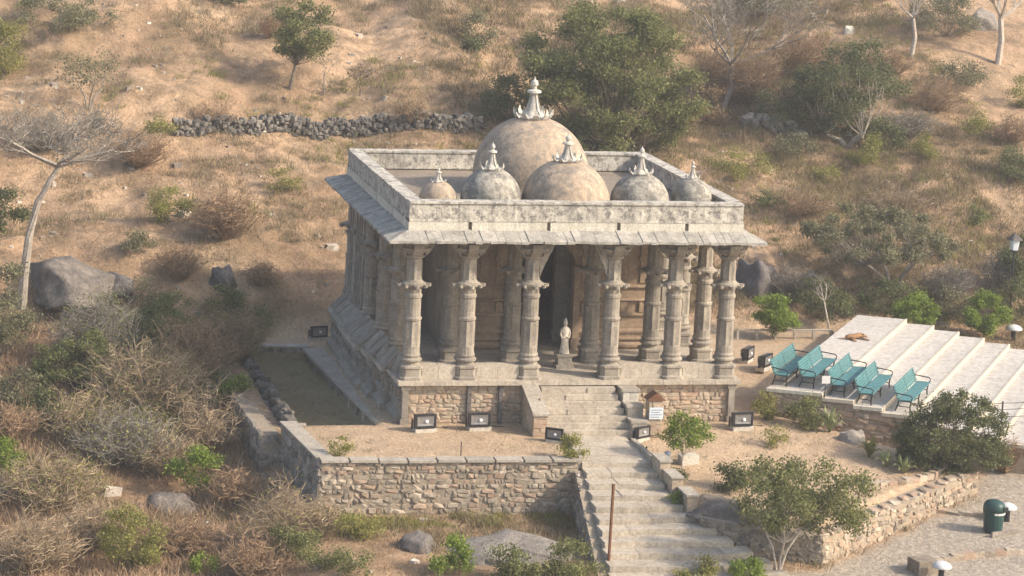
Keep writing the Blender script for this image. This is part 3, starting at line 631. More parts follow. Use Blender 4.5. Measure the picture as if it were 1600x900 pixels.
# parapet: panels with a coping on each side
PT = 0.42
def parapet(axis, a, b_, o0, o1, n, face):
    for k in range(n):
        s0 = a+(b_-a)*k/n+0.003; s1 = a+(b_-a)*(k+1)/n-0.003; mb = MB(); dz = rng.uniform(-0.006, 0.006)
        if axis == 'x':
            mb.box(s0, s1, o0, o1, 7.74, 8.42+dz)
        else:
            mb.box(o0, o1, s0, s1, 7.74, 8.42+dz)
        p = build(mb, 'parapet_panel', MT['parapet'], roof)
        mb = MB()
        if axis == 'x': mb.box(s0, s1, o0-0.05, o1+0.05, 8.43, 8.51+dz)
        else: mb.box(o0-0.05, o1+0.05, s0, s1, 8.43, 8.51+dz)
        build(mb, 'coping', MT['parapet'], p)
        if face:                                        # shallow carved lozenges on the outer face
            nn = max(2, int((s1-s0)/0.5))
            mb = MB()
            for i in range(nn):
                c_ = s0+(s1-s0)*(i+0.5)/nn; hw = 0.17
                yf = o0 if axis == 'x' else c_
                if axis == 'x': mb.add([(c_-hw, yf, 8.08), (c_, yf, 7.86), (c_+hw, yf, 8.08), (c_, yf, 8.30), (c_, yf-0.022, 8.08)], [(0, 1, 4), (1, 2, 4), (2, 3, 4), (3, 0, 4)])
                else: mb.add([(o0, c_-hw, 8.08), (o0, c_, 7.86), (o0, c_+hw, 8.08), (o0, c_, 8.30), (o0-0.022, c_, 8.08)], [(1, 0, 4), (2, 1, 4), (3, 2, 4), (0, 3, 4)])
            build(mb, 'carved_lozenges', MT['parapet'], p)
        mb = MB()                                       # base moulding
        if axis == 'x': mb.box(s0, s1, o0-0.04, o1-0.1, 7.745, 7.82)
        elif face: mb.box(o0-0.04, o1-0.1, s0, s1, 7.745, 7.82)
        if mb.v: build(mb, 'base_moulding', MT['parapet'], p)
parapet('x', -0.05, 13.05, -0.05, PT, 7, True); parapet('y', PT+0.06, 12.6-PT-0.06, -0.05, PT, 6, True); parapet('y', PT+0.06, 12.6-PT-0.06, 13-PT, 13.05, 6, False); parapet('x', -0.05, 13.05, 12.6-PT, 12.65, 6, False)
# sloping eave slabs all round
mb = MB(); mb.box(0.1, 12.9, 0.1, 12.5, 7.332, 7.334); eave = build(mb, 'eave', MT['eave'], TMP)
def eslab(pts, z):
    mb = MB(); n = len(pts); vs = [(p[0], p[1], q+0.045) for p, q in zip(pts, z)]+[(p[0], p[1], q-0.045) for p, q in zip(pts, z)]
    mb.add(vs, [tuple(range(n)), tuple(range(2*n-1, n-1, -1))]+[((i+1) % n, i, n+i, n+(i+1) % n) for i in range(n)]); return build(mb, 'eave_slab', MT['eave'], eave)
OF, OL, OR, OB = 0.78, 0.92, 0.80, 0.7; ZI, ZO = 7.40, 7.10
def eline(p_in0, p_in1, out, n, corner0, corner1):
    a, b_ = Vector(p_in0), Vector(p_in1); o = Vector(out)
    for k in range(n):
        s0 = a.lerp(b_, k/n+0.0003); s1 = a.lerp(b_, (k+1)/n-0.0003); e = rng.uniform(-0.03, 0.03); q = o*(1+e); dz = rng.uniform(-0.022, 0.022)
        eslab([s0+q, s1+q, s1, s0], [ZO+dz, ZO+dz, ZI+dz, ZI+dz])
    if corner0: c0 = Vector(corner0); eslab([c0, a+o, a], [ZO-0.02, ZO, ZI])
    if corner1: c1 = Vector(corner1); eslab([b_+o, c1, b_], [ZO, ZO-0.02, ZI])
eline((-0.03, -0.03), (13.03, -0.03), (0, -OF), 44, (-OL, -OF-0.03), (13+OR, -OF-0.03))
eline((-0.03, 12.63), (-0.03, -0.03), (-OL, 0), 40, (-OL, 12.6+OB), (-OL-0.03, -OF))
eline((13.03, -0.03), (13.03, 12.63), (OR, 0), 26, (13+OR+0.03, -OF), (13+OR, 12.6+OB))
eline((13.03, 12.63), (-0.03, 12.63), (0, OB), 20, (13+OR, 12.6+OB+0.03), (-OL, 12.6+OB+0.03))
# domes
def dome(x, y, r_, zc, mat, fh, fr, fmat, sq=1.0):
    prof = [(r_*1.03, 7.69), (r_*1.03, 7.80), (r_*0.985, 7.84)]
    if zc > 8.0: prof.append((r_*1.0, zc-0.1))
    for k in range(0, 15): a = R(k*6); prof.append((r_*math.cos(a), zc+r_*sq*math.sin(a)))
    prof.append((r_*0.06, zc+r_*sq*0.998))
    mb = MB(); mb.lathe(prof, x, y, 40)
    d = build(mb, 'dome', mat, TMP, smooth=True); zt = zc+r_*sq
    f = MB(); q = fr                                   # lotus ring with upturned petals, stem, pot and tip
    a1 = math.acos(min(1, q*0.72/r_)); zb = zc+r_*sq*math.sin(a1)-0.03
    f.lathe([(q*0.80, zb-0.02), (q*0.84, zb+0.05*fh), (q*0.62, zb+0.10*fh), (q*0.34, zt+0.13*fh), (q*0.27, zt+0.25*fh), (q*0.20, zt+0.42*fh), (q*0.16, zt+0.55*fh), (q*0.38, zt+0.60*fh), (q*0.36, zt+0.65*fh), (q*0.12, zt+0.69*fh), (q*0.12, zt+0.74*fh), (q*0.21, zt+0.80*fh), (q*0.17, zt+0.88*fh), (q*0.06, zt+0.93*fh), (q*0.02, zt+fh)], x, y, 16)
    fo = build(f, 'finial', fmat, d, smooth=False)
    npt = 10 if q > 0.5 else 8
    for k in range(npt):
        a = 2*math.pi*k/npt+0.2; ca_, sa = math.cos(a), math.sin(a); rs = []
        for rr, z, hw in ((q*0.74, zb+0.02*fh, q*0.16), (q*0.92, zb+0.07*fh, q*0.19), (q*1.04, zb+0.16*fh, q*0.13), (q*1.02, zb+0.25*fh, q*0.05)):
            rs.append([(x+rr*ca_-t_*sa, y+rr*sa+t_*ca_, z+dz) for t_, dz in ((-hw, -0.03*fh), (hw, -0.03*fh), (hw*0.8, 0.03*fh), (-hw*0.8, 0.03*fh))])
        mb = MB(); mb.rings(rs); build(mb, 'petal', fmat, d)
    for k in range(6):                                  # ribs of the stem
        a = 2*math.pi*k/6; f2_ = MB(); rs = []
        for rr, z, hw in ((q*0.60, zb+0.08*fh, q*0.07), (q*0.40, zt+0.14*fh, q*0.06), (q*0.27, zt+0.34*fh, q*0.05), (q*0.18, zt+0.55*fh, q*0.04)):
            rs.append([(x+rr*math.cos(a)-t_*math.sin(a), y+rr*math.sin(a)+t_*math.cos(a), z+dz) for t_, dz in ((-hw, -0.03), (hw, -0.03), (hw, 0.05), (-hw, 0.05))])
        f2_.rings(rs); build(f2_, 'rib', fmat, d)
    return d
dome(6.5, 7.2, 2.36, 8.42, MT['dome_tan'], 1.62, 0.78, MT['finial'])
dome(6.55, 2.0, 1.72, 8.12, MT['dome_tan'], 1.0, 0.58, MT['finial'])
dome(3.56, 2.0, 1.17, 8.31, MT['dome_grey'], 1.0, 0.46, MT['finial'])
dome(9.53, 2.0, 1.15, 8.20, MT['dome_grey'], 1.05, 0.46, MT['finial'])
dome(1.47, 2.0, 0.74, 8.22, MT['dome_tan'], 0.52, 0.30, MT['finial'])
dome(11.63, 2.0, 0.78, 8.40, MT['dome_grey'], 0.68, 0.27, MT['finial'])

# entrance statue on pedestal
st = thing('statue', 'small pale standing statue on a stone pedestal in temple entrance', 'statue', (6.75, 1.9, ZP))
mb = MB(); mb.box(6.40, 7.10, 1.62, 2.18, ZP+0.002, ZP+0.14); mb.box(6.47, 7.03, 1.68, 2.12, ZP+0.142, ZP+0.46); mb.box(6.42, 7.08, 1.64, 2.16, ZP+0.462, ZP+0.55); build(mb, 'pedestal', MT['temple'], st)
def ell(cx, cy, z, a, b_, n=14): return [(cx+a*math.cos(2*math.pi*i/n), cy+b_*math.sin(2*math.pi*i/n), z) for i in range(n)]
mb = MB(); b0 = ZP+0.554; X, Y = 6.75, 1.85
mb.rings([ell(X, Y, b0+z, a, b_) for z, a, b_ in ((0, 0.20, 0.16), (0.03, 0.21, 0.17), (0.20, 0.17, 0.13), (0.45, 0.145, 0.11), (0.62, 0.15, 0.115), (0.74, 0.135, 0.10), (0.88, 0.165, 0.105), (0.97, 0.172, 0.10), (1.03, 0.13, 0.085), (1.07, 0.06, 0.06), (1.11, 0.052, 0.055), (1.15, 0.075, 0.08), (1.22, 0.084, 0.092), (1.28, 0.075, 0.085), (1.33, 0.055, 0.06), (1.38, 0.03, 0.03), (1.41, 0.01, 0.01))])
for s in (-1, 1): mb.tube([(X+s*0.145, Y, b0+0.97), (X+s*0.185, Y-0.02, b0+0.76), (X+s*0.14, Y-0.09, b0+0.63), (X+s*0.03, Y-0.13, b0+0.68)], [0.05, 0.044, 0.036, 0.03], 6)
build(mb, 'figure', MT['statue'], st, smooth=True)

# ------------------------------------------------------------------ entrance stairway with cheek walls
ES = thing('entrance_stairway', 'stone entrance steps climbing from the path to temple porch', 'stairs', (6.7, -1, 0))
ns = 7; x0, x1 = 5.25, 8.15
for k in range(ns):
    z1 = ZP*(ns-k)/(ns+0.0)-0.04-(0 if k else 0.03); ya = -0.265-(k+1)*0.25; wid = 0.02*k
    nb = 3; cuts = [x0-wid]+sorted([x0+(x1-x0)*(i+rng.uniform(-0.15, 0.15))/nb for i in range(1, nb)])+[x1+wid*2.5]
    z1 = ZP-(k+1)*ZP/(ns+1)
    for i in range(nb):
        mb = MB(); mb.box(cuts[i]+0.005, cuts[i+1]-0.005, ya+rng.uniform(-0.02, 0.02), -0.262, z1-ZP/(ns+1)+0.003 if k < ns-1 else -0.12, z1-0.001+rng.uniform(-0.012, 0.008)); build(mb, 'step', MT['paving'], ES)
def cheek(xa, xb, name, label, mat, stepdown, seed):
    t = thing(name, label, 'cheek wall', ((xa+xb)/2, -1, 0)); mb = MB()
    mb.prism([(xa+0.04, -0.28), (xa+0.04, -1.95), (xb-0.04, -1.95), (xb-0.04, -0.28)], -0.15, [1.42, 0.80, 0.80, 1.42]); build(mb, 'core', MT['mortar'], t)
    masonry(t, (xa, -1.97), (xb, -1.97), 0.0, 0.78, mat, 0.16, 0.42, 0.09, seed, 'ashlar', 0.02)
    masonry(t, (xa+0.02, -0.28), (xa+0.02, -1.95), 0.0, lambda s: 1.40-0.37*s, mat, 0.18, 0.4, 0.08, seed+1, 'ashlar', 0.015)
    masonry(t, (xb-0.02, -1.95), (xb-0.02, -0.28), 0.0, lambda s: 0.78+0.37*s, mat, 0.18, 0.4, 0.08, seed+2, 'ashlar', 0.015)
    mb = MB(); mb.prism([(xa-0.06, -0.27), (xa-0.06, -2.08), (xb+0.06, -2.08), (xb+0.06, -0.27)], [1.44, 0.79, 0.79, 1.44], [1.54, 0.88, 0.88, 1.54]); build(mb, 'coping_slab', MT['coping'], t); return t
cheek(4.60, 5.12, 'cheek_wall', 'sloping red-brown stone cheek wall left of the entrance steps', MT['plinth'], False, 61)
t = thing('stepped_cheek', 'stepped pale stone blocks flanking right side of entrance steps', 'cheek wall', (8.6, -1, 0))
for k, (ya, z1) in enumerate(((-0.9, 1.40), (-1.5, 0.95), (-2.1, 0.5))):
    mb = MB(); mb.box(8.36+0.02*k, 8.98, ya, ya+0.595 if k else -0.27, -0.1, z1); b_ = build(mb, 'block', MT['white_band'] if k == 0 else MT['paving'], t)
    mb = MB(); mb.box(8.30+0.02*k, 9.02, ya-0.04, ya+0.60 if k else -0.265, z1+0.002, z1+0.09); build(mb, 'cap', MT['coping'], b_)
# brick pier with notice
t = thing('notice_pier', 'gabled red stone pier carrying a pale notice right of entrance steps', 'pier', (9.35, -1.6, 0))
mb = MB(); mb.box(9.12, 9.58, -1.85, -1.45, -0.1, 1.30); build(mb, 'core', MT['mortar'], t)
masonry(t, (9.10, -1.87), (9.60, -1.87), 0.0, 1.28, MT['plinth'], 0.16, 0.27, 0.06, 71, 'ashlar', 0.015)
masonry(t, (9.10, -1.45), (9.10, -1.87), 0.0, 1.28, MT['plinth'], 0.16, 0.27, 0.06, 72, 'ashlar', 0.015)
mb = MB(); mb.extrude([(9.02, 1.31), (9.68, 1.31), (9.68, 1.37), (9.35, 1.62), (9.02, 1.37)], 'y', -1.95, -1.40); build(mb, 'gable_cap', MT['rust'], t)
mb = MB(); mb.box(9.08, 9.62, -1.97, -1.94, 0.62, 1.06); nb_ = build(mb, 'notice_board', MT['sign'], t)
for k in range(4):
    mb = MB(); mb.box(9.13, 9.57-0.1*(k % 2), -1.975, -1.972, 0.96-k*0.09, 0.985-k*0.09); build(mb, 'text_line', MT['ink'], nb_)

# ------------------------------------------------------------------ path and garden steps down to the right
WK = thing('garden_stairway', 'broad worn stone steps descending from terrace toward the lower path', 'stairs', (7, -6, -1))
mb = MB(); mb.prism([(5.55, -5.35), (8.15, -5.35), (8.12, -1.92), (5.95, -1.92)], -0.4, [-0.055, -0.055, 0.012, 0.012]); build(mb, 'landing', MT['paving'], WK)
lx = lambda y: 5.55+0.125*(y+5.35); rxs = [8.15, 8.2, 8.25, 8.5, 8.95, 9.3, 9.6, 10.1, 10.6, 11.0]
for k in range(10):
    y1 = -5.352-0.69*k; y0 = y1-0.69-0.05; z = -0.20*(k+1)-0.02; xr = rxs[k]; n = 3 if k < 4 else 4
    xa = lx(y1)-0.02; cuts = [xa]+[xa+(xr-xa)*(i+rng.uniform(-0.2, 0.2))/n for i in range(1, n)]+[xr]
    for i in range(n):
        bend = lambda x: 0.10*math.sin((x-5)*1.1+k)
        a, b_ = cuts[i]+0.006, cuts[i+1]-0.006; dz = rng.uniform(-0.02, 0.012)
        mb = MB(); mb.prism([(a, y0+bend(a)), (b_, y0+bend(b_)), (b_, y1+0.02), (a, y1+0.02)], z-0.45, z+dz); s_ = build(mb, 'step', MT['paving'], WK)
mb = MB(); mb.prism([(4.35, -13.5), (11.6, -13.5), (11.4, -12.2), (4.75, -12.2)], -2.8, [-2.35, -2.3, -2.2, -2.2]); build(mb, 'foot_slab', MT['paving'], WK)
# left flank of the stair
mb = MB(); mb.prism([(5.25, -5.45), (4.4, -11.9), (4.82, -11.9), (5.62, -5.45)], -3.0, [-0.30, -2.25, -2.25, -0.30]); flank = build(mb, 'flank', MT['mortar'], WK)
masonry(flank, (5.24, -5.5), (4.39, -11.9), -2.4, lambda s_: -0.28-0.305*s_, MT['rubble_dark'], 0.22, 0.34, 0.1, 95)
# low stepped kerb walls right of the stairs
t = thing('stepped_kerb', 'low stepped stone kerb with rounded ends right of garden steps', 'kerb wall', (8.5, -6.6, -0.6))
for k, (xa, xb, ya, yb, zt) in enumerate(((8.17, 8.55, -6.3, -5.3, 0.22), (8.28, 8.66, -7.35, -6.31, -0.08), (8.52, 8.9, -8.4, -7.36, -0.42))):
    mb = MB(); mb.box(xa, xb, ya, yb, -2.0, zt); b_ = build(mb, 'block', MT['plinth'], t)
    mb = MB(); mb.box(xa-0.05, xb+0.05, ya-0.05, yb-0.01, zt+0.002, zt+0.07); build(mb, 'cap', MT['coping'], b_)
t = thing('path_kerb', 'low cement kerb beside the landing in front of notice pier', 'kerb', (8.3, -4, 0))
for k in range(4):
    mb = MB(); mb.box(8.14, 8.30, -5.25+k*0.62, -4.65+k*0.62, -0.3, 0.14+rng.uniform(-0.02, 0.02)); build(mb, 'kerb_stone', MT['coping'], t)
t = thing('terrace_kerb', 'low cement kerb on the left edge of landing path', 'kerb', (5.7, -4, 0))
for k in range(4):
    x = 5.44+0.085*k; mb = MB(); mb.box(x, x+0.14, -5.25+k*0.75, -4.52+k*0.75, -0.3, 0.15+rng.uniform(-0.02, 0.02)); build(mb, 'kerb_stone', MT['coping'], t)

# ------------------------------------------------------------------ garden retaining wall (front face in shade and painted darker, right face lit)
def zg(x, y): return float(garden_z(np.array(x), np.array(y)))
CA, CB, CC = (8.75, -9.35), (12.55, -10.95), (21.1, -4.75)
t = thing('garden_wall', 'low rubble wall bending round the garden above the cobbled path', 'wall', (13, -9, -2))
mb = MB(); mb.prism([CA, CB, (12.5, -10.4), (8.8, -8.8)], -3, [zg(*CA)-0.02, zg(*CB)-0.02, zg(12.5, -10.4)-0.02, zg(8.8, -8.8)-0.02])
mb.prism([(12.56, -10.94), CC, (20.7, -4.35), (12.5, -10.38)], -3, [zg(*CB)-0.02, zg(*CC)-0.02, zg(20.7, -4.4)-0.02, zg(12.5, -10.4)-0.02]); build(mb, 'core', MT['mortar'], t)
LA = math.dist(CA, CB); LB = math.dist(CB, CC)
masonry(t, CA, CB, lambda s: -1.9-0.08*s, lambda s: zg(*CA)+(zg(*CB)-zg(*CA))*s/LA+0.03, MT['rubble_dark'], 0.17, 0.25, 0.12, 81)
masonry(t, CB, CC, lambda s: -2.25+0.7*s/LB, lambda s: zg(*CB)+(zg(*CC)-zg(*CB))*s/LB+0.06*math.sin(s*2.1), MT['rubble'], 0.155, 0.24, 0.13, 82, jit=0.045)
masonry(t, CC, (20.6, -4.2), -1.6, zg(*CC), MT['rubble'], 0.24, 0.34, 0.14, 83)
for k in range(16):
    s = (k+0.5)/16; x = CB[0]+(CC[0]-CB[0])*s; y = CB[1]+(CC[1]-CB[1])*s
    link('cap_stone', stone_set(MT['rubble'])[k % 8], None, t, (x-0.1, y+0.2, zg(x, y)+0.0), (0.1, 0.05, 0.6+rng.uniform(-.3, .3)), (rng.uniform(0.15, 0.3), 0.2, 0.08))
# low lip wall further up the garden
def lip(name, label, pts, h, seed, mat):
    t = thing(name, label, 'kerb wall', (*pts[len(pts)//2], -0.5)); rg = random.Random(seed)
    for (a, b_) in zip(pts[:-1], pts[1:]):
        d = math.dist(a, b_); n = max(1, int(d/0.36)); ang = math.atan2(b_[1]-a[1], b_[0]-a[0])
        for k in range(n):
            u = (k+0.5)/n; x = a[0]+(b_[0]-a[0])*u; y = a[1]+(b_[1]-a[1])*u; z = float(hgt(x, y))
            link('stone', rg.choice(stone_set(mat, 'ashlar')), None, t, (x, y, z+h*0.3), (rg.uniform(-.1, .1), rg.uniform(-.1, .1), ang+rg.uniform(-.15, .15)), (d/n*0.52, 0.15, h*rg.uniform(0.7, 1.1)))
    return t
gp = lambda *l: [tuple(G(*p)[:2]) for p in l]
lip('garden_lip', 'low line of stones curving across garden above rubble wall corner', gp((1330, 760), (1400, 758), (1455, 750), (1510, 738)), 0.13, 3, MT['rubble'])
lip('path_edge', 'stone riser line crossing the cobbled path near green bin', gp((1460, 800), (1500, 806), (1540, 808)), 0.10, 5, MT['rubble'])
lip('bottom_kerb', 'curved stone kerb around the grass patch in bottom right corner', gp((1425, 890), (1470, 880), (1520, 872), (1570, 868), (1599, 866)), 0.16, 6, MT['rubble'])

# ------------------------------------------------------------------ amphitheatre tiers and benches
AO = Vector((14.92, 1.25, 0)); AV = Vector((0.573, 0.819, 0)).normalized(); AU = Vector((0.912, -0.41, 0)).normalized(); ZA = 1.0; ALEN = 15.6
def ap(u, v, z): q = AO+AU*u+AV*v; return (q.x, q.y, z)
AM = thing('amphitheatre', 'wide pale stepped seating terrace descending to the right of temple', 'terrace', ap(5, 6, -0.6))
edges = [0.0, 2.15, 3.35]+[3.35+1.1*k for k in range(1, 11)]
for k in range(len(edges)-1):
    u0, u1 = edges[k], edges[k+1]; z = ZA-0.18*k; n = 5
    for i in range(n):
        v0, v1 = ALEN*i/n, ALEN*(i+1)/n; g_ = 0.004
        mb = MB(); pts = [ap(u0+(0.002 if k else 0), v0+g_, 0), ap(u1, v0+g_, 0), ap(u1, v1-g_, 0), ap(u0+(0.002 if k else 0), v1-g_, 0)]
        mb.prism([p[:2] for p in pts], z-0.9 if k == 0 else z-0.6, z+rng.uniform(-0.003, 0.003)); build(mb, 'tier_slab', MT['tier'], AM)
    mb = MB(); pts = [ap(u1-0.05, 0.02, 0), ap(u1+0.03, 0.02, 0), ap(u1+0.03, ALEN-0.02, 0), ap(u1-0.05, ALEN-0.02, 0)]
    mb.prism([p[:2] for p in pts], z+0.004, z+0.03); build(mb, 'nosing', MT['nosing'], AM)
    mb = MB(); pts = [ap(u1+0.003, 0.03, 0), ap(u1+0.03, 0.03, 0), ap(u1+0.03, ALEN-0.03, 0), ap(u1+0.003, ALEN-0.03, 0)]
    mb.prism([p[:2] for p in pts], z-0.175, z+0.003); build(mb, 'riser_face', MT['nosing'], AM)
    mb = MB(); pts = [ap(u0, -0.22, 0), ap(u1+0.004, -0.22, 0), ap(u1+0.004, -0.003, 0), ap(u0, -0.003, 0)]
    mb.prism([p[:2] for p in pts], z-0.12, z+0.012); build(mb, 'front_coping', MT['nosing'] if k % 2 else MT['white_band'], AM)
a, b_, c_, d_ = ap(0.05, -0.15, 0), ap(11, -0.15, 0), ap(11, 0.6, 0), ap(0.05, 0.6, 0)
mb = MB()
for k in range(8): u0, u1 = edges[k], edges[k+1]; q = [ap(u0+0.02, -0.13, 0), ap(u1-0.0, -0.13, 0), ap(u1, -0.01, 0), ap(u0+0.02, -0.01, 0)]; mb.prism([p[:2] for p in q], -2.2, ZA-0.18*k-0.125)
core = build(mb, 'front_wall', MT['mortar'], AM)
def ztop(s):
    k = max(i for i in range(len(edges)) if edges[i] <= s+1e-6); return ZA-0.18*k-0.125
masonry(core, ap(0, -0.14, 0)[:2], ap(8, -0.14, 0)[:2], -0.6, ztop, MT['rubble'], 0.2, 0.42, 0.12, 91)
masonry(core, ap(0, 6, 0)[:2], ap(0, -0.14, 0)[:2], -0.4, 0.87, MT['rubble_dark'], 0.22, 0.42, 0.12, 92)

def make_bench():
    t = thing('park_bench', '', 'bench', (0, 0, 0)); LB_ = 3.6
    for k in range(5):
        x = 0.0+k*0.108; mb = MB(); mb.box(x, x+0.103, 0, LB_, 0.44+0.006*k, 0.475+0.006*k); part(mb, 'seat_slat', MT['bench'], t)
    for k in range(5):
        z = 0.50+k*0.10; x = -0.03-0.04*k; mb = MB(); mb.prism([(x-0.03, 0), (x+0.006, 0), (x+0.006, LB_), (x-0.03, LB_)], z, z+0.095); part(mb, 'back_slat', MT['bench'], t)
    for y in (0.15, LB_/2, LB_-0.15):
        mb = MB(); mb.tube([(0.46, y, 0.0), (0.44, y, 0.2), (0.48, y, 0.42)], 0.028, 6); mb.tube([(-0.12, y, 0.0), (-0.03, y, 0.25), (0.0, y, 0.43), (-0.05, y, 0.55), (-0.21, y, 0.97)], 0.028, 6); mb.tube([(-0.0, y, 0.42), (0.49, y, 0.42)], 0.026, 6); mb.tube([(-0.03, y, 0.2), (0.44, y, 0.2)], 0.018, 5); part(mb, 'leg_frame', MT['iron'], t)
    for y in (0.03, LB_-0.03):
        mb = MB(); mb.tube([(-0.12, y, 0.72), (0.2, y, 0.70), (0.46, y, 0.68), (0.54, y, 0.62), (0.52, y, 0.54), (0.46, y, 0.45)], 0.025, 6); part(mb, 'armrest', MT['iron'], t)
    return t
bench0 = make_bench(); BANG = math.atan2(AV.y, AV.x)-math.pi/2
BL = ['teal slatted bench at the left end of the bench row nearest temple', 'teal bench second from left, next to the small white notice', 'teal bench in the middle of row on the seating terrace', 'teal bench fourth from left above step in the front coping', 'teal bench at right end of row, partly behind the big bush']
for k, (u, v) in enumerate(((0.16, 0.3), (1.18, 0.45), (2.42, 0.25), (3.5, 0.05), (4.95, 0.25))):
    o = bench0 if k == 0 else copy_tree(bench0)
    kk = max(i for i in range(len(edges)) if edges[i] <= u+0.02); o.location = ap(u, v, ZA-0.18*kk+0.004); o.rotation_euler = (0, 0, BANG)
    o['label'] = BL[k]; o['category'] = 'bench'; o['group'] = 'benches on the seating terrace'
# small white notice on a post between benches
p = ap(2.2, 0.02, ZA-0.18); t = thing('notice_sign', 'small white notice plate on a thin post between teal benches', 'sign', p)
mb = MB(); mb.tube([(p[0], p[1], p[2]), (p[0], p[1], p[2]+0.85)], 0.02, 6); build(mb, 'post', MT['iron'], t)
mb = MB(); mb.box(p[0]-0.17, p[0]+0.17, p[1]-0.05, p[1]-0.025, p[2]+0.55, p[2]+0.85); build(mb, 'plate', MT['white'], t)
# boulder of stone bundle behind second bench
# dog lying on landing
dp = ap(1.0, 10.4, ZA+0.004); dg = thing('dog', 'brown dog lying stretched out on the pale top landing', 'dog', dp, 0.25)
mb = MB()
def ering(x, y, z, ry, rz, n=10): return [(x, y+ry*math.cos(2*math.pi*i/n), z+rz*math.sin(2*math.pi*i/n)) for i in range(n)]
mb.rings([ering(x, y, z, a_, b2) for x, y, z, a_, b2 in ((-0.46, 0, 0.08, 0.03, 0.03), (-0.40, 0, 0.10, 0.11, 0.09), (-0.25, 0, 0.115, 0.145, 0.115), (0, 0, 0.115, 0.13, 0.11), (0.2, 0.01, 0.125, 0.15, 0.122), (0.32, 0.02, 0.13, 0.11, 0.10), (0.40, 0.03, 0.13, 0.07, 0.075), (0.48, 0.03, 0.12, 0.085, 0.08), (0.56, 0.02, 0.10, 0.065, 0.06), (0.66, 0.0, 0.07, 0.04, 0.04), (0.70, 0, 0.065, 0.02, 0.02))])
for s in (0.0, 0.08): mb.tube([(0.2+s, -0.06, 0.08), (0.26+s, -0.25, 0.05), (0.36+s, -0.42, 0.03), (0.40+s, -0.46, 0.025)], [0.05, 0.035, 0.028, 0.03], 6); mb.tube([(-0.33+s, -0.05, 0.08), (-0.22+s, -0.24, 0.05), (-0.33+s, -0.36, 0.03), (-0.28+s, -0.46, 0.025)], [0.07, 0.045, 0.028, 0.03], 6)
mb.tube([(-0.45, 0, 0.08), (-0.6, 0.06, 0.04), (-0.75, 0.16, 0.03)], [0.03, 0.022, 0.012], 6)
for s in (-1, 1): mb.tube([(0.45, 0.03+s*0.06, 0.18), (0.43, 0.03+s*0.10, 0.21), (0.41, 0.03+s*0.10, 0.15)], [0.035, 0.03, 0.01], 5)
part(mb, 'body', MT['dog'], dg, True)

# ------------------------------------------------------------------ flood lights, posts, bin, lamps
def floodlight(px, py, label, rz=0.0, s=1.0, z=None):
    p = G(px, py)
    if z is not None: p.z = z
    t = thing('floodlight', label, 'floodlight', p, rz, 'flood lights around the temple'); k = s
    mb = MB(); mb.box(-0.38*k, 0.38*k, -0.22*k, 0.22*k, -0.05, 0.14*k); mb.box(0.40*k, 0.52*k, -0.12*k, 0.1*k, -0.05, 0.10*k); part(mb, 'base_block', MT['lamp_base'], t)
    mb = MB(); z0, z1 = 0.20*k, 0.68*k
    mb.rings([[(x*w_, y, z_) for x, z_ in ((-1, z0+o), (1, z0+o), (1, z1-o), (-1, z1-o))] for y, w_, o in ((-0.20*k, 0.40*k, 0.0), (0.0, 0.40*k, 0.0), (0.18*k, 0.24*k, 0.1*k))][::-1])
    part(mb, 'housing', MT['lamp_box'], t)
    mb = MB()
    for a in (((-0.42*k, 0.42*k), (z0-0.03, z0+0.04)), ((-0.42*k, 0.42*k), (z1-0.04, z1+0.03))): mb.box(*a[0], -0.25*k, -0.203*k, *a[1])
    for x in (-0.42*k, 0.36*k): mb.box(x, x+0.06*k, -0.25*k, -0.203*k, z0+0.041, z1-0.041)
    part(mb, 'front_frame', MT['iron'], t)
    mb = MB(); zc = (z0+z1)/2
    mb.rings([[(x*w_, y, zc+q*h_) for x, q in ((-1, -1), (1, -1), (1, 1), (-1, 1))] for y, w_, h_ in ((-0.235*k, 0.33*k, 0.18*k), (-0.215*k, 0.20*k, 0.10*k))], False)
    mb.box(-0.20*k, 0.20*k, -0.214*k, -0.205*k, zc-0.10*k, zc+0.10*k); ln = part(mb, 'reflector', MT['reflector'], t)
    mb = MB(); mb.lathe([(0.05*k, -0.02), (0.07*k, 0.03), (0.03*k, 0.06)], 0, 0, 10); lb = part(mb, 'bulb', MT['lens'], t); lb.rotation_euler = (R(90), 0, 0); lb.location = (0.04*k, -0.215*k, zc-0.02*k)
    mb = MB(); mb.tube([(0.3*k, 0.15*k, zc), (0.5*k, 0.3*k, 0.1), (0.75*k, 0.35*k, 0.015), (1.1*k, 0.3*k, 0.012)], 0.014, 5); part(mb, 'cable', MT['iron'], t)
    for x in (-0.45*k, 0.45*k):
        mb = MB(); mb.box(x-0.02, x+0.02, -0.04, 0.04, 0.12*k, 0.5*k); part(mb, 'bracket', MT['iron'], t)
    return t
floodlight(661, 674, 'dark floodlight on pale base on terrace, leftmost in front of plinth', 0.15)
floodlight(746, 672, 'dark floodlight on terrace below the dark plinth pilaster, second from left', 0.05)
floodlight(867, 692, 'small dark floodlight at left edge of the landing path', -0.5, 0.8)
floodlight(1000, 688, 'small dark floodlight beside the notice pier right of landing', 0.5, 0.8)
floodlight(1156, 672, 'dark floodlight below the right front corner of temple plinth', 0.1)
floodlight(496, 531, 'dark floodlight at the far end of left ledge behind temple', 0.2, 0.9)
floodlight(1165, 566, 'dark tilted floodlight on ground right of temple, farther of the pair', 0.9, 0.95)
floodlight(1192, 581, 'dark tilted floodlight on ground right of temple, next to benches', 0.8, 0.95)

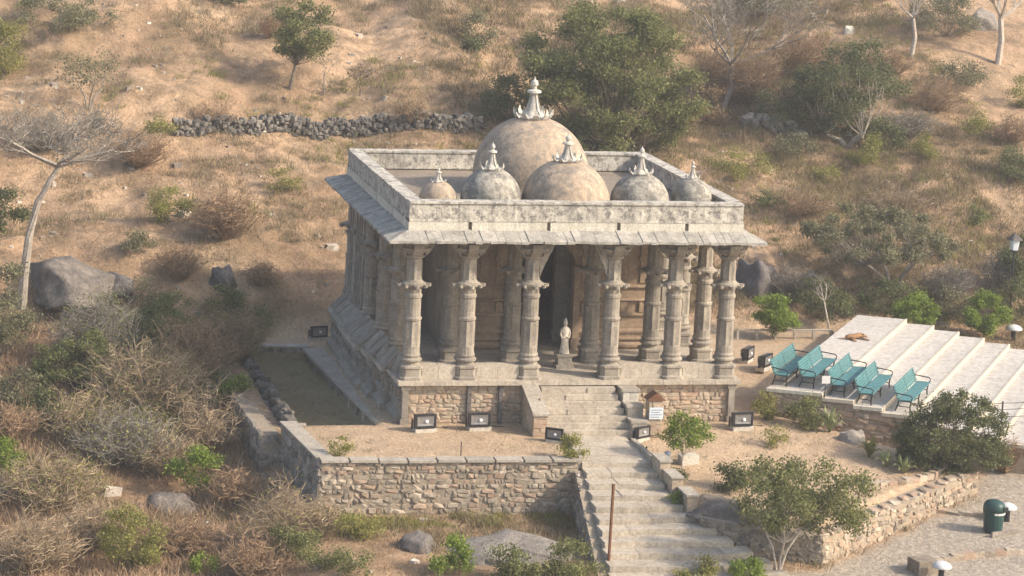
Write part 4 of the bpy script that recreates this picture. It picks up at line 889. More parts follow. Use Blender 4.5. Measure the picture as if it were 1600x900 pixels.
def post(name, px, py, hpx, rad, mat, label, cat='post', lean=(0, 0)):
    p = G(px, py); h = hpx*mpp(p); mb = MB(); mb.tube([p-Vector((0, 0, 0.2)), p+Vector((lean[0]*h*0.5, lean[1]*h*0.5, h*0.5)), p+Vector((lean[0]*h, lean[1]*h, h))], rad, 6)
    t = thing(name, label, cat, p); build(mb, 'pole', mat, t)
    mb = MB(); q = p+Vector((lean[0]*h, lean[1]*h, h)); mb.lathe([(rad*1.25, q.z), (rad*1.25, q.z+0.03), (0.01, q.z+0.05)], q.x, q.y, 6); build(mb, 'cap', mat, t); return t
post('steel_post', 950, 894, 138, 0.055, MT['rust'], 'tall rusty steel post standing at the foot of garden steps', lean=(0.012, 0))
post('steel_rod', 720, 713, 20, 0.018, MT['iron'], 'short thin rod standing on front terrace near its edge')
post('drain_rod', 518, 806, 46, 0.03, MT['iron'], 'thin dark rod leaning against left end of sunlit retaining wall')
post('short_post', 553+456, 722, 22, 0.03, MT['rust'], 'short rusty post beside the right edge of landing')
# grey bollard and white block near the sapling
p = G(1042, 737); t = thing('bollard', 'blue-grey pipe bollard beside the sapling right of steps', 'bollard', p)
mb = MB(); mb.lathe([(0.10, p.z-0.1), (0.10, p.z+0.62), (0.12, p.z+0.64), (0.12, p.z+0.70), (0.05, p.z+0.74)], p.x, p.y, 12); build(mb, 'pipe', flat_mat('grey_pipe', (0.30, 0.35, 0.38), 0.5), t)
p = G(1075, 724); mb = MB(); mb.box(-0.36, 0.36, -0.2, 0.2, -0.1, 0.34, 0.03); o = link('stone_block', mb.mesh('stone_block'), MT['finial'], None, p, (0, 0, 0.1)); tag(o, 'pale squared stone block at the foot of sapling', 'stone block')
p = G(1042+400, 893); mb = MB(); mb.box(-0.42, 0.42, -0.35, 0.35, -0.1, 0.45, 0.02); o = link('stone_block', mb.mesh('stone_block'), MT['rubble'], None, p, (0, 0, 0.2)); tag(o, 'squared grey stone block ending the curved bottom right kerb', 'stone block')
# litter bin
p = G(1551, 832); t = thing('litter_bin', 'dark green litter bin with hooded top beside cobbled path', 'bin', p, 0.25)
mb = MB(); mb.rings([ring16(0, 0, r_, z, 'round') for r_, z in ((0.30, 0), (0.33, 0.04), (0.36, 0.55), (0.37, 0.70), (0.39, 0.72), (0.39, 0.78))]); part(mb, 'bin_body', MT['bin'], t)
mb = MB(); mb.rings([ring16(0, 0, r_, z, 'round') for r_, z in ((0.39, 0.784), (0.39, 0.92), (0.37, 1.02), (0.29, 1.12), (0.16, 1.17), (0.03, 1.185))]); part(mb, 'hood', MT['bin'], t, True)
mb = MB()
for k in range(5):
    a0 = -2.2+k*0.32; a1 = a0+0.30; r_ = 0.398
    mb.add([(r_*math.cos(a0), r_*math.sin(a0), 0.70), (r_*math.cos(a1), r_*math.sin(a1), 0.70), (r_*math.cos(a1), r_*math.sin(a1), 0.775), (r_*math.cos(a0), r_*math.sin(a0), 0.775)], [(0, 1, 2, 3)])
part(mb, 'label_strip', MT['white'], t)
mb = MB(); mb.box(0.1, 0.30, -0.405, -0.33, 0.82, 0.98); part(mb, 'slot', MT['iron'], t)
mb = MB(); mb.box(-0.42, 0.75, -0.5, -0.42, -0.1, 0.16); part(mb, 'kerb_plate', MT['rubble_dark'], t)
# dome lamps
def dome_lamp(px, py, label, s=1.0):
    p = G(px, py); t = thing('bollard_lamp', label, 'lamp', p)
    mb = MB(); mb.lathe([(0.10*s, -0.1), (0.10*s, 0.42*s), (0.13*s, 0.44*s), (0.13*s, 0.47*s)], 0, 0, 12); part(mb, 'stem', MT['iron'], t)
    mb = MB(); mb.lathe([(0.12*s, 0.471*s), (0.33*s, 0.47*s), (0.34*s, 0.51*s), (0.27*s, 0.60*s), (0.15*s, 0.66*s), (0.02*s, 0.68*s)], 0, 0, 18); part(mb, 'shade', MT['white'], t, True)
dome_lamp(1470, 908, 'white mushroom shaded lamp at bottom edge by grass patch'); dome_lamp(1573, 815, 'white mushroom shaded lamp just behind the green bin', 1.0); dome_lamp(1583, 533, 'white shaded lamp behind top corner of the seating terrace', 1.1)
# lantern post on the right
p = G(1577, 500); h = 135*mpp(p); t = thing('lantern_post', 'black lantern on tall post by the dark trees at right edge', 'street lamp', p)
mb = MB(); mb.tube([(0, 0, -0.2), (0, 0, h-0.75)], [0.06, 0.045], 8); part(mb, 'post', MT['iron'], t)
mb = MB(); mb.rings([ring16(0, 0, r_, z, 'sq') for r_, z in ((0.14, h-0.72), (0.20, h-0.25))]); part(mb, 'glass', MT['sign'], t)
mb = MB(); mb.rings([ring16(0, 0, r_, z, 'sq') for r_, z in ((0.30, h-0.245), (0.26, h-0.16), (0.12, h-0.04), (0.03, h+0.05))]); part(mb, 'lantern_roof', MT['lamp_box'], t)
mb = MB(); mb.rings([ring16(0, 0, r_, z, 'sq') for r_, z in ((0.05, h-0.85), (0.17, h-0.74), (0.17, h-0.722))]); part(mb, 'lantern_cup', MT['lamp_box'], t)
# wire fence at right edge of terrace
t = thing('wire_fence', 'thin dark post and wire fence beyond big bush at right edge', 'fence', ap(8.5, 1.5, 0))
fp = [ap(7.6, 0.3, ZA-0.18*5), ap(8.6, 2.0, ZA-0.18*6), ap(9.6, 3.4, ZA-0.18*7), ap(10.6, 4.8, ZA-0.18*8)]
for q in fp:
    mb = MB(); mb.tube([(q[0], q[1], q[2]-0.2), (q[0], q[1], q[2]+0.95)], 0.035, 6); build(mb, 'post', MT['iron'], t)
for zz in (0.35, 0.65, 0.9):
    mb = MB(); mb.tube([(q[0], q[1], q[2]+zz-(0.03 if i % 2 else 0)) for i, q in enumerate(fp)], 0.012, 4); build(mb, 'wire', MT['iron'], t)
# pale rail behind temple on right
a = G(1152, 531); b_ = G(1300, 531); t = thing('low_rail', 'pale low rail behind round shrub right of temple', 'rail', a.lerp(b_, 0.5))
for k in range(6):
    q = a.lerp(b_, k/5); mb = MB(); mb.box(q.x-0.05, q.x+0.05, q.y-0.05, q.y+0.05, q.z-0.2, q.z+0.38); build(mb, 'post', MT['coping'], t)
mb = MB(); mb.tube([a+Vector((0, 0, 0.42)), b_+Vector((0, 0, 0.42))], 0.05, 6); build(mb, 'rail', MT['coping'], t)

# ------------------------------------------------------------------ rocks
def boulder(px, py, wpx, hpx, dm, mat, label, seed, name='boulder', rz=0.0, sink=0.22):
    p = G(px, py); s = mpp(p); w_, h_ = wpx*s, hpx*s; rg = random.Random(seed); bm = bmesh.new(); bmesh.ops.create_icosphere(bm, subdivisions=4, radius=1)
    off = Vector((rg.uniform(0, 50), rg.uniform(0, 50), 0)); pls = []
    for k in range(16):
        n_ = Vector((rg.gauss(0, 1), rg.gauss(0, 1), rg.gauss(0.25, 0.8))).normalized(); pls.append((n_, rg.uniform(0.62, 0.95)))
    CO = np.array([tuple(v.co) for v in bm.verts])
    for n_, dd in pls:
        nv = np.array(n_); e = CO @ nv-dd; CO = CO-np.where(e > 0, e, 0)[:, None]*nv[None]
    nn = fbm(CO[:, 0]*1.2+off.x+CO[:, 2]*0.9, CO[:, 1]*1.2+off.y-CO[:, 2]*0.7, 6); n2 = fbm(CO[:, 0]*3+CO[:, 2]*4.5+off.y, CO[:, 1]*3+off.x+CO[:, 2]*2, 5)
    CO = CO*(1+0.26*nn+0.13*n2)[:, None]
    for v, c_ in zip(bm.verts, CO): v.co = (c_[0]*w_/2*1.12, c_[1]*dm/2*1.12, c_[2]*(h_*1.2 if c_[2] > 0 else h_*0.4))
    me = bpy.data.meshes.new(name); bm.to_mesh(me); bm.free(); me.polygons.foreach_set('use_smooth', [True]*len(me.polygons))
    o = link(name, me, mat, None, p-Vector((0, 0, sink*h_)), (0, 0, rz)); tag(o, label, 'rock'); return o
boulder(104, 440, 142, 52, 5.0, MT['rock_brown'], 'large dark rounded boulder behind the white-barked bare tree', 1, rz=0.2, sink=0.42)
boulder(180, 452, 60, 26, 1.4, MT['rock_dark'], 'low dark rock just right of large dark boulder', 2)
boulder(346, 445, 44, 32, 1.0, MT['rock_dark'], 'small dark boulder on open slope left of temple', 3)
boulder(1180, 452, 70, 55, 2.6, MT['rock_dark'], 'grey boulder behind the right front pillar and round shrub', 4)
boulder(1270, 455, 60, 30, 1.6, MT['rock_dark'], 'low grey rock under the spreading thorn tree', 5)
boulder(820, 862, 240, 34, 3.4, MT['rock'], 'broad flat bare rock slab below sunlit retaining wall', 6, 'rock_slab', 0.1, 0.35)
boulder(655, 858, 60, 28, 1.2, MT['rock_dark'], 'dark rock at the left end of flat rock slab', 7)
boulder(1125, 795, 110, 16, 2.6, MT['rock_brown'], 'flat bare rock in the garden right of steps', 8, 'rock_slab', 0.0, 0.3)
boulder(1172, 862, 22, 18, 0.5, MT['rock_dark'], 'small dark stone on the steps by shaded garden wall', 9)
boulder(1330, 690, 46, 26, 0.8, MT['rubble_dark'], 'grey rubble lump left of the big bush', 12)
boulder(15, 775, 60, 34, 1.4, MT['rock_brown'], 'streaked grey rock at left edge among dry scrub', 13)
boulder(270, 800, 90, 30, 1.8, MT['rock_brown'], 'dark rock behind bright green shrub at lower left', 14)
boulder(1325, 52, 20, 13, 0.5, MT['finial'], 'pale stone at top right between bare trees', 15)
boulder(1535, 45, 60, 36, 1.6, MT['rock'], 'grey brown boulder behind tree trunk in top right corner', 16)
# old dry stone wall across the hillside
WL = [G(*q) for q in ((272, 212), (350, 208), (430, 206), (520, 207), (600, 206), (680, 205), (752, 204))]
def wline(u):
    k = min(5, int(u*6)); q = WL[k].lerp(WL[k+1], u*6-k); return Vector((q.x, q.y, 0))
wa, wb = WL[0], WL[-1]
loose_wall('hillside_wall', 'long dry stone wall crossing the slope behind temple roof', (wa.x, wa.y), (wb.x, wb.y), lambda u: float(hgt(wline(u).x, wline(u).y))-0.1, 1.0, 300, MT['rubble_black'], 9, 0.4, (0.11, 0.19), even=True, extra=480, line=wline)
wa2, wb2 = G(1165, 200), G(1260, 218)
loose_wall('hillside_wall', 'short tumbled dark stone wall on slope right of big green tree', (wa2.x, wa2.y), (wb2.x, wb2.y), lambda u: float(hgt(wa2.x+(wb2.x-wa2.x)*u, wa2.y+(wb2.y-wa2.y)*u))-0.05, 0.7, 70, MT['rubble_dark'], 12, 0.6, (0.16, 0.30))

# ------------------------------------------------------------------ vegetation
def quads_mesh(name, V_, nq):
    me = bpy.data.meshes.new(name); me.vertices.add(len(V_)); me.vertices.foreach_set('co', np.ascontiguousarray(V_, dtype=np.float32).ravel())
    me.loops.add(nq*4); me.loops.foreach_set('vertex_index', np.arange(nq*4)); me.polygons.add(nq)
    me.polygons.foreach_set('loop_start', np.arange(nq)*4); me.polygons.foreach_set('loop_total', np.full(nq, 4)); me.update(calc_edges=True); return me
def leaves(rs, C, size, aspect=0.55, up=0.35):
    """one small pointed leaf quad at every centre"""
    n = len(C); d = rs.normal(size=(n, 3)); d[:, 2] += -0.1; d /= np.linalg.norm(d, axis=1)[:, None]
    nn = rs.normal(size=(n, 3)); nn[:, 2] += up*2; s = np.cross(d, nn); s /= np.linalg.norm(s, axis=1)[:, None]+1e-9
    sz = size*rs.uniform(0.6, 1.35, n)[:, None]; a = d*sz*0.5; b_ = s*sz*aspect*0.5
    return np.stack([C-a, C-b_+a*0.1, C+a, C+b_+a*0.1], 1).reshape(-1, 3)
def ribbons(rs, P0, P1, w0, bend=0.1):
    """crossed thin quads along twigs, two segments each"""
    n = len(P0); d = P1-P0; l = np.linalg.norm(d, axis=1)[:, None]; M_ = (P0+P1)/2+rs.normal(size=(n, 3))*l*bend
    out = []
    for A, B, wa_, wb_ in ((P0, M_, 1.0, 0.75), (M_, P1, 0.75, 0.35)):
        s = np.cross(B-A, rs.normal(size=(n, 3))); s /= np.linalg.norm(s, axis=1)[:, None]+1e-9
        t = np.cross(B-A, s); t /= np.linalg.norm(t, axis=1)[:, None]+1e-9
        for q in (s, t):
            out.append(np.stack([A-q*w0*wa_/2, A+q*w0*wa_/2, B+q*w0*wb_/2, B-q*w0*wb_/2], 1))
    return np.concatenate(out).reshape(-1, 3), M_
def clumpy(rs, n, rx, ry, rz, shell=0.55, flat_bottom=0.35):
    p = rs.normal(size=(n, 3)); p /= np.linalg.norm(p, axis=1)[:, None]; r_ = rs.uniform(shell**3, 1, n)**(1/3); p *= r_[:, None]
    p[:, 2] = np.where(p[:, 2] < 0, p[:, 2]*flat_bottom*2, p[:, 2]); return p*np.array([rx, ry, rz])
def crown_plant(name, label, cat, px, py, wpx, hpx, leaf, bark, seed, stem=0.3, lean=0.0, dens=1.0, lsize=0.15, nc=None, trunk_r=None, nstem=1, shell=0.45, depth=0.9, group=None, gap=0.0, cx=0.0, tight=1.0, fb=0.4, skirt=0):
    """plant whose foot is seen at px,py; wpx, hpx its whole width and height in the photograph"""
    lsize *= 0.82; rs = np.random.RandomState(seed); p = G(px, py); s = mpp(p); w_, h_ = wpx*s, hpx*s
    t = thing(name, label, cat, p, group=group); ch = h_*(1-stem)
    base_c = np.array([lean+cx*s, 0, h_*stem+ch*0.42]); rx, ry, rz = w_/2*0.86, w_/2*0.86*depth, ch*0.52
    if nc is None: nc = int(np.clip(w_*ch*2.2, 10, 60))
    CC_ = clumpy(rs, nc, rx, ry, rz, shell, fb)+base_c
    if skirt:
        a_ = rs.uniform(0, 2*math.pi, skirt); rr_ = rs.uniform(0.7, 0.97, skirt); CC_ = np.concatenate([CC_, np.stack([rr_*rx*np.cos(a_)+base_c[0], rr_*ry*np.sin(a_), h_*rs.uniform(0.08, 0.4, skirt)], 1)])
    if gap: CC_ = CC_[rs.rand(nc) > gap*0.4]
    # limbs
    mb = MB(); tr = trunk_r or max(0.02, 0.018*h_); fork = np.array([lean*0.5+cx*s*0.4, 0, h_*stem*0.75+0.02])
    if nstem == 1:
        if stem > 0.08: mb.tube([(0, 0, -0.2), tuple(fork*np.array([0.3, 0.3, 0.5])+rs.normal(size=3)*0.04*h_*0.3), tuple(fork)], [tr*1.25, tr, tr*0.8], 7)
        starts = [fork]
    else:
        starts = []
        for k in range(nstem):
            a = 2*math.pi*k/nstem+rs.rand(); q = np.array([math.cos(a)*rx*0.45+lean*0.5+cx*s*0.4, math.sin(a)*ry*0.4, h_*stem*rs.uniform(0.8, 1.15)+0.02])
            mb.tube([(0.05*math.cos(a), 0.05*math.sin(a), -0.15), tuple(q*np.array([0.35, 0.35, 0.5])), tuple(q)], [tr, tr*0.8, tr*0.6], 6); starts.append(q)
    for c_ in CC_:
        st_ = min(starts, key=lambda q: np.linalg.norm(q-c_)); md = (st_+c_)/2+rs.normal(size=3)*0.08*np.linalg.norm(c_-st_)+np.array([0, 0, -0.06*np.linalg.norm(c_-st_)])
        mb.tube([tuple(st_), tuple(md), tuple(c_)], [tr*0.26, tr*0.17, tr*0.08], 4)
    link('trunk' if stem > 0.12 else 'stems', mb.mesh('trunk'), bark, t, (0, 0, 0), local=True)
    # leaves
    tot = int(dens*w_*ch*330*(0.15/lsize)**1.6); per = max(12, tot//max(1, len(CC_))); pts = []
    cr = 0.62*math.sqrt(w_*ch/len(CC_))*tight
    for c_ in CC_:
        k = int(per*rs.uniform(0.6, 1.4)); q = rs.normal(size=(k, 3))*np.array([cr*0.62, cr*0.62, cr*0.42]); pts.append(c_+q)
    C = np.concatenate(pts); C[:, 2] = np.maximum(C[:, 2], 0.03); V_ = leaves(rs, C, lsize)
    me = quads_mesh('crown', V_, len(C)); link('crown' if stem > 0.12 else 'foliage', me, leaf, t, (0, 0, 0), local=True); return t
def twig_plant(name, label, cat, px, py, wpx, hpx, mat, seed, n=90, wd=0.042, sub=5, leaf=None, nleaf=0, lsize=0.10, group=None, spread=1.0):
    """leafless thorny shrub: many stems fanning from the foot with side twigs"""
    rs = np.random.RandomState(seed); p = G(px, py); s = mpp(p); w_, h_ = wpx*s, hpx*s; t = thing(name, label, cat, p, group=group)
    a = rs.uniform(0, 2*math.pi, n); e = np.sqrt(rs.rand(n)); rr = e*w_/2*spread; up = h_*np.sqrt(np.clip(1-0.75*e**2, 0.08, 1))*rs.uniform(0.65, 1.0, n)
    P1 = np.stack([rr*np.cos(a), rr*np.sin(a)*0.9, up], 1); P0 = np.stack([0.16*rr*np.cos(a), 0.16*rr*np.sin(a), np.full(n, -0.05)], 1)
    V1, M1 = ribbons(rs, P0, P1, wd, 0.07); parts_ = [V1]; tips = [P1]
    u = rs.uniform(0.35, 1.0, (n*sub,)); idx = np.repeat(np.arange(n), sub); B0 = np.where(u[:, None] < 0.5, P0[idx]+(M1[idx]-P0[idx])*(u[:, None]*2), M1[idx]+(P1[idx]-M1[idx])*(u[:, None]*2-1))
    d = rs.normal(size=(n*sub, 3)); d[:, 2] = np.abs(d[:, 2])*0.5+0.1; d /= np.linalg.norm(d, axis=1)[:, None]; B1 = B0+d*(h_*rs.uniform(0.12, 0.32, n*sub))[:, None]
    V2, M2 = ribbons(rs, B0, B1, wd*0.6, 0.12); parts_.append(V2); tips.append(B1)
    B2 = B1+rs.normal(size=B1.shape)*h_*0.09; V3, _ = ribbons(rs, M2, B2, wd*0.45, 0.1); parts_.append(V3); tips.append(B2)
    V_ = np.concatenate(parts_); V_[:, 2] = np.maximum(V_[:, 2], -0.1)
    link('stems', quads_mesh('stems', V_, len(V_)//4), mat, t, (0, 0, 0), local=True)
    if leaf is not None and nleaf:
        T = np.concatenate(tips); C = T[rs.randint(0, len(T), nleaf)]+rs.normal(size=(nleaf, 3))*0.05*h_
        link('foliage', quads_mesh('foliage', leaves(rs, C, lsize), nleaf), leaf, t, (0, 0, 0), local=True)
    return t
def bare_tree(name, label, px, py, hpx, mat, seed, trunk=None, r0=0.16, levels=4, spread=0.9, twigs=True, lean=(0, 0), fan=4, first=0.45, leaf=None, nleaf=0, length=1.0, twig_mat=None):
    rg = random.Random(seed); p = G(px, py); s = mpp(p); h_ = hpx*s; t = thing(name, label, 'tree', p); mb = MB(); ends = []
    def grow(q, d, ln, r_, lv):
        pts = [q.copy()]; cur = q.copy(); dd = d.copy(); k = 4
        for i in range(k):
            dd = (dd+Vector((rg.uniform(-.22, .22), rg.uniform(-.22, .22), rg.uniform(-.08, .18)))).normalized(); cur = cur+dd*(ln/k); pts.append(cur.copy())
        mb.tube(pts, [r_*(1-0.5*i/k) for i in range(k+1)], 6 if lv == 0 else (4 if lv < 3 else 3))
        if lv >= levels: ends.append(cur.copy()); return
        for j in range(fan if lv else fan):
            f = rg.uniform(0.45, 1.0); b0 = pts[int(f*k)]; az = rg.uniform(0, 6.283); sp_ = rg.uniform(0.5, 1.0)*spread
            nd = (dd+Vector((math.cos(az)*sp_, math.sin(az)*sp_, rg.uniform(-0.15, 0.35)))).normalized(); grow(b0, nd, ln*rg.uniform(0.5, 0.78), r_*0.5*rg.uniform(0.75, 1), lv+1)
    if trunk:
        tp = [Vector((x*s, y*s, z*s)) for x, y, z in trunk]; mb.tube(tp, [r0*(1-0.45*i/(len(tp)-1)) for i in range(len(tp))], 8); top = tp[-1]
    else:
        top = Vector((lean[0]*h_*first, lean[1]*h_*first, h_*first)); mb.tube([(0, 0, -0.25), tuple(top*0.5+Vector((rg.uniform(-.05, .05)*h_, 0, 0))), tuple(top)], [r0, r0*0.85, r0*0.7], 8)
    for j in range(fan+1):
        az = 6.283*j/(fan+1)+rg.uniform(-.3, .3); nd = Vector((math.cos(az)*spread, math.sin(az)*spread, rg.uniform(0.35, 1.0))).normalized(); grow(top, nd, (h_-top.z)*0.55*length, r0*0.5, 1)
    link('trunk', mb.mesh('trunk'), mat, t, (0, 0, 0), local=True)
    if ends and twigs:
        rs = np.random.RandomState(seed); E_ = np.array([tuple(e) for e in ends]); E_ = np.repeat(E_, 3, 0); D = E_+rs.normal(size=E_.shape)*h_*0.055+np.array([0, 0, h_*0.02])
        V_, _ = ribbons(rs, E_, D, 0.03, 0.1); link('twigs', quads_mesh('twigs', V_, len(V_)//4), twig_mat or MT['twig_grey'], t, (0, 0, 0), local=True)
        if leaf is not None:
            C = E_[rs.randint(0, len(E_), nleaf)]+rs.normal(size=(nleaf, 3))*h_*0.05; link('crown', quads_mesh('crown', leaves(rs, C, 0.13), nleaf), leaf, t, (0, 0, 0), local=True)
    return t
def agave(px, py, wpx, hpx, label, seed, mat=None):
    rs = random.Random(seed); p = G(px, py); s = mpp(p); w_, h_ = wpx*s, hpx*s; t = thing('agave', label, 'agave', p, group='spiky agaves')
    n = 22
    for k in range(n):
        a = k*2.4+rs.uniform(-.2, .2); e = (k+0.5)/n; rr = w_/2*(0.35+0.65*e); zz = h_*(1.0-0.72*e); ca_, sa = math.cos(a), math.sin(a); mb = MB(); pts = []
        for u, hw in ((0.0, 0.05), (0.35, 0.075), (0.7, 0.05), (1.0, 0.004)):
            x = rr*u; z = zz*(u*1.35-0.35*u*u) if e < 0.6 else zz*(math.sin(u*2.2))*1.1+0.02; hw *= w_/1.1
            pts.append([(x*ca_-hw*sa, x*sa+hw*ca_, z+hw*0.5), (x*ca_, x*sa, z-hw*0.1), (x*ca_+hw*sa, x*sa-hw*ca_, z+hw*0.5)])
        vs = [q for r_ in pts for q in r_]; fs = []
        for i in range(3):
            for j in range(2): fs.append((i*3+j, i*3+j+1, i*3+j+4, i*3+j+3))
        mb.add(vs, fs); part(mb, 'blade', mat or MT['agave'], t)
    return t

# --- trees
crown_plant('leafy_tree', 'broad olive green tree rising behind the temple domes', 'tree', 962, 244, 335, 248, MT['leaf_olive'], MT['bark_brown'], 1, stem=0.03, dens=2.7, lsize=0.18, nc=130, trunk_r=0.22, shell=0.15, depth=0.75, cx=-18, tight=1.1, fb=0.62)
crown_plant('leafy_tree', 'compact dark green tree near top edge left of centre', 'tree', 452, 140, 128, 142, MT['leaf_olive'], MT['bark_brown'], 2, stem=0.34, dens=1.7, lsize=0.17, nc=26, trunk_r=0.10, cx=20)
crown_plant('leafy_tree', 'sparse grey-green thin tree on upper left slope', 'tree', 138, 172, 130, 105, MT['leaf_grey'], MT['bark_grey'], 3, stem=0.35, dens=0.38, lsize=0.15, nc=22, nstem=3, trunk_r=0.06)
crown_plant('leafy_tree', 'dark green tree tangled with pale branches on right slope', 'tree', 1325, 228, 180, 178, MT['leaf_dark'], MT['bark_pale'], 4, stem=0.10, dens=1.3, lsize=0.17, nc=52, trunk_r=0.14, nstem=3, shell=0.3)
crown_plant('thorn_tree', 'flat spreading thorn tree above the seating terrace', 'tree', 1395, 462, 290, 142, MT['leaf_grey'], MT['bark_grey'], 5, stem=0.38, dens=2.3, lsize=0.15, nc=80, nstem=4, trunk_r=0.10, cx=-25, shell=0.35, tight=0.85)
crown_plant('thorn_tree', 'slender multi-stemmed tree in front of shaded garden wall', 'tree', 1216, 893, 268, 185, MT['leaf_olive'], MT['bark_pale'], 6, stem=0.33, dens=1.9, lsize=0.14, nc=46, nstem=3, trunk_r=0.05, cx=32, shell=0.2)
crown_plant('round_tree', 'small round bright green tree right of the temple', 'tree', 1207, 528, 86, 70, MT['leaf_bright'], MT['bark_brown'], 7, stem=0.15, dens=3.6, lsize=0.13, nc=34, shell=0.35, tight=1.05)
crown_plant('round_tree', 'small round bright green tree behind middle of seating terrace', 'tree', 1428, 522, 84, 68, MT['leaf_bright'], MT['bark_brown'], 8, stem=0.15, dens=3.6, lsize=0.13, nc=34, shell=0.35, tight=1.05)
crown_plant('round_tree', 'small round bright green tree behind the terrace near right edge', 'tree', 1537, 530, 80, 76, MT['leaf_bright'], MT['bark_brown'], 9, stem=0.15, dens=3.6, lsize=0.13, nc=34, shell=0.35, tight=1.05)
crown_plant('sapling', 'light green leafy sapling in front of right plinth', 'tree', 1066, 735, 84, 92, MT['leaf_bright'], MT['bark_pale'], 10, stem=0.32, dens=1.8, lsize=0.13, nc=18)
crown_plant('sapling', 'thin leaning sapling at right end of sunlit retaining wall', 'tree', 906, 800, 42, 128, MT['leaf_yellow'], MT['bark_pale'], 11, stem=0.6, dens=1.5, lsize=0.12, nc=12, trunk_r=0.035, cx=-14)
crown_plant('edge_tree', 'dark leafy tree cut by the right edge behind lantern', 'tree', 1605, 470, 90, 110, MT['leaf_dark'], MT['bark_brown'], 12, stem=0.15, dens=1.8, lsize=0.16, nc=22)
crown_plant('edge_tree', 'yellow-green tree cut by upper left edge', 'tree', 5, 125, 96, 100, MT['leaf_yellow'], MT['bark_brown'], 13, stem=0.1, dens=1.0, lsize=0.15, nc=22)
crown_plant('edge_tree', 'dark green tree cut by left edge beside the white bare tree', 'tree', -6, 385, 100, 105, MT['leaf_dark'], MT['bark_brown'], 14, stem=0.1, dens=1.7, lsize=0.15, nc=22)
crown_plant('edge_tree', 'grey-green tree at left edge below the white bare tree foot', 'tree', 0, 570, 110, 175, MT['leaf_grey'], MT['bark_brown'], 15, stem=0.1, dens=1.3, lsize=0.14, nc=30)
bare_tree('bare_tree', 'white-barked leafless tree with bent trunk at left', 34, 483, 300, MT['bark_mid'], 21, trunk=[(0, 0, -10), (2, 0, 45), (8, 0, 110), (20, 0, 165), (36, 0, 195), (52, 4, 222)], r0=0.21, levels=5, spread=1.9, fan=3, length=2.1)
bare_tree('bare_tree', 'tall grey leafless tree right of the big green tree', 1128, 170, 215, MT['bark_grey'], 22, r0=0.17, levels=4, spread=0.85, lean=(0.15, 0), fan=4, first=0.33, leaf=MT['leaf_grey'], nleaf=350, length=1.1)
bare_tree('bare_tree', 'pale bare forked tree at top right, left of the thick trunk', 1423, 90, 120, MT['bark_pale'], 23, r0=0.14, levels=3, spread=0.8, fan=3, first=0.5, leaf=MT['leaf_grey'], nleaf=200)
bare_tree('bare_tree', 'thick pale tree trunk in the top right corner', 1559, 97, 170, MT['bark_pale'], 24, r0=0.2, levels=3, spread=0.7, fan=3, first=0.4)
bare_tree('bare_tree', 'thin dead leaning tree behind the left end of terrace', 1300, 525, 110, MT['bark_pale'], 25, r0=0.05, levels=2, spread=0.7, fan=3, lean=(-0.3, 0), first=0.5)
bare_tree('bare_tree', 'thin pale dead sapling on slope below compact dark tree', 505, 150, 62, MT['bark_grey'], 26, r0=0.04, levels=2, spread=0.4, fan=2, first=0.5)
bare_tree('bare_tree', 'small brown bare tree on slope above the hillside wall', 562, 150, 55, MT['bark_brown'], 27, r0=0.04, levels=3, spread=1.0, fan=3, first=0.3, leaf=MT['leaf_brown'], nleaf=250)

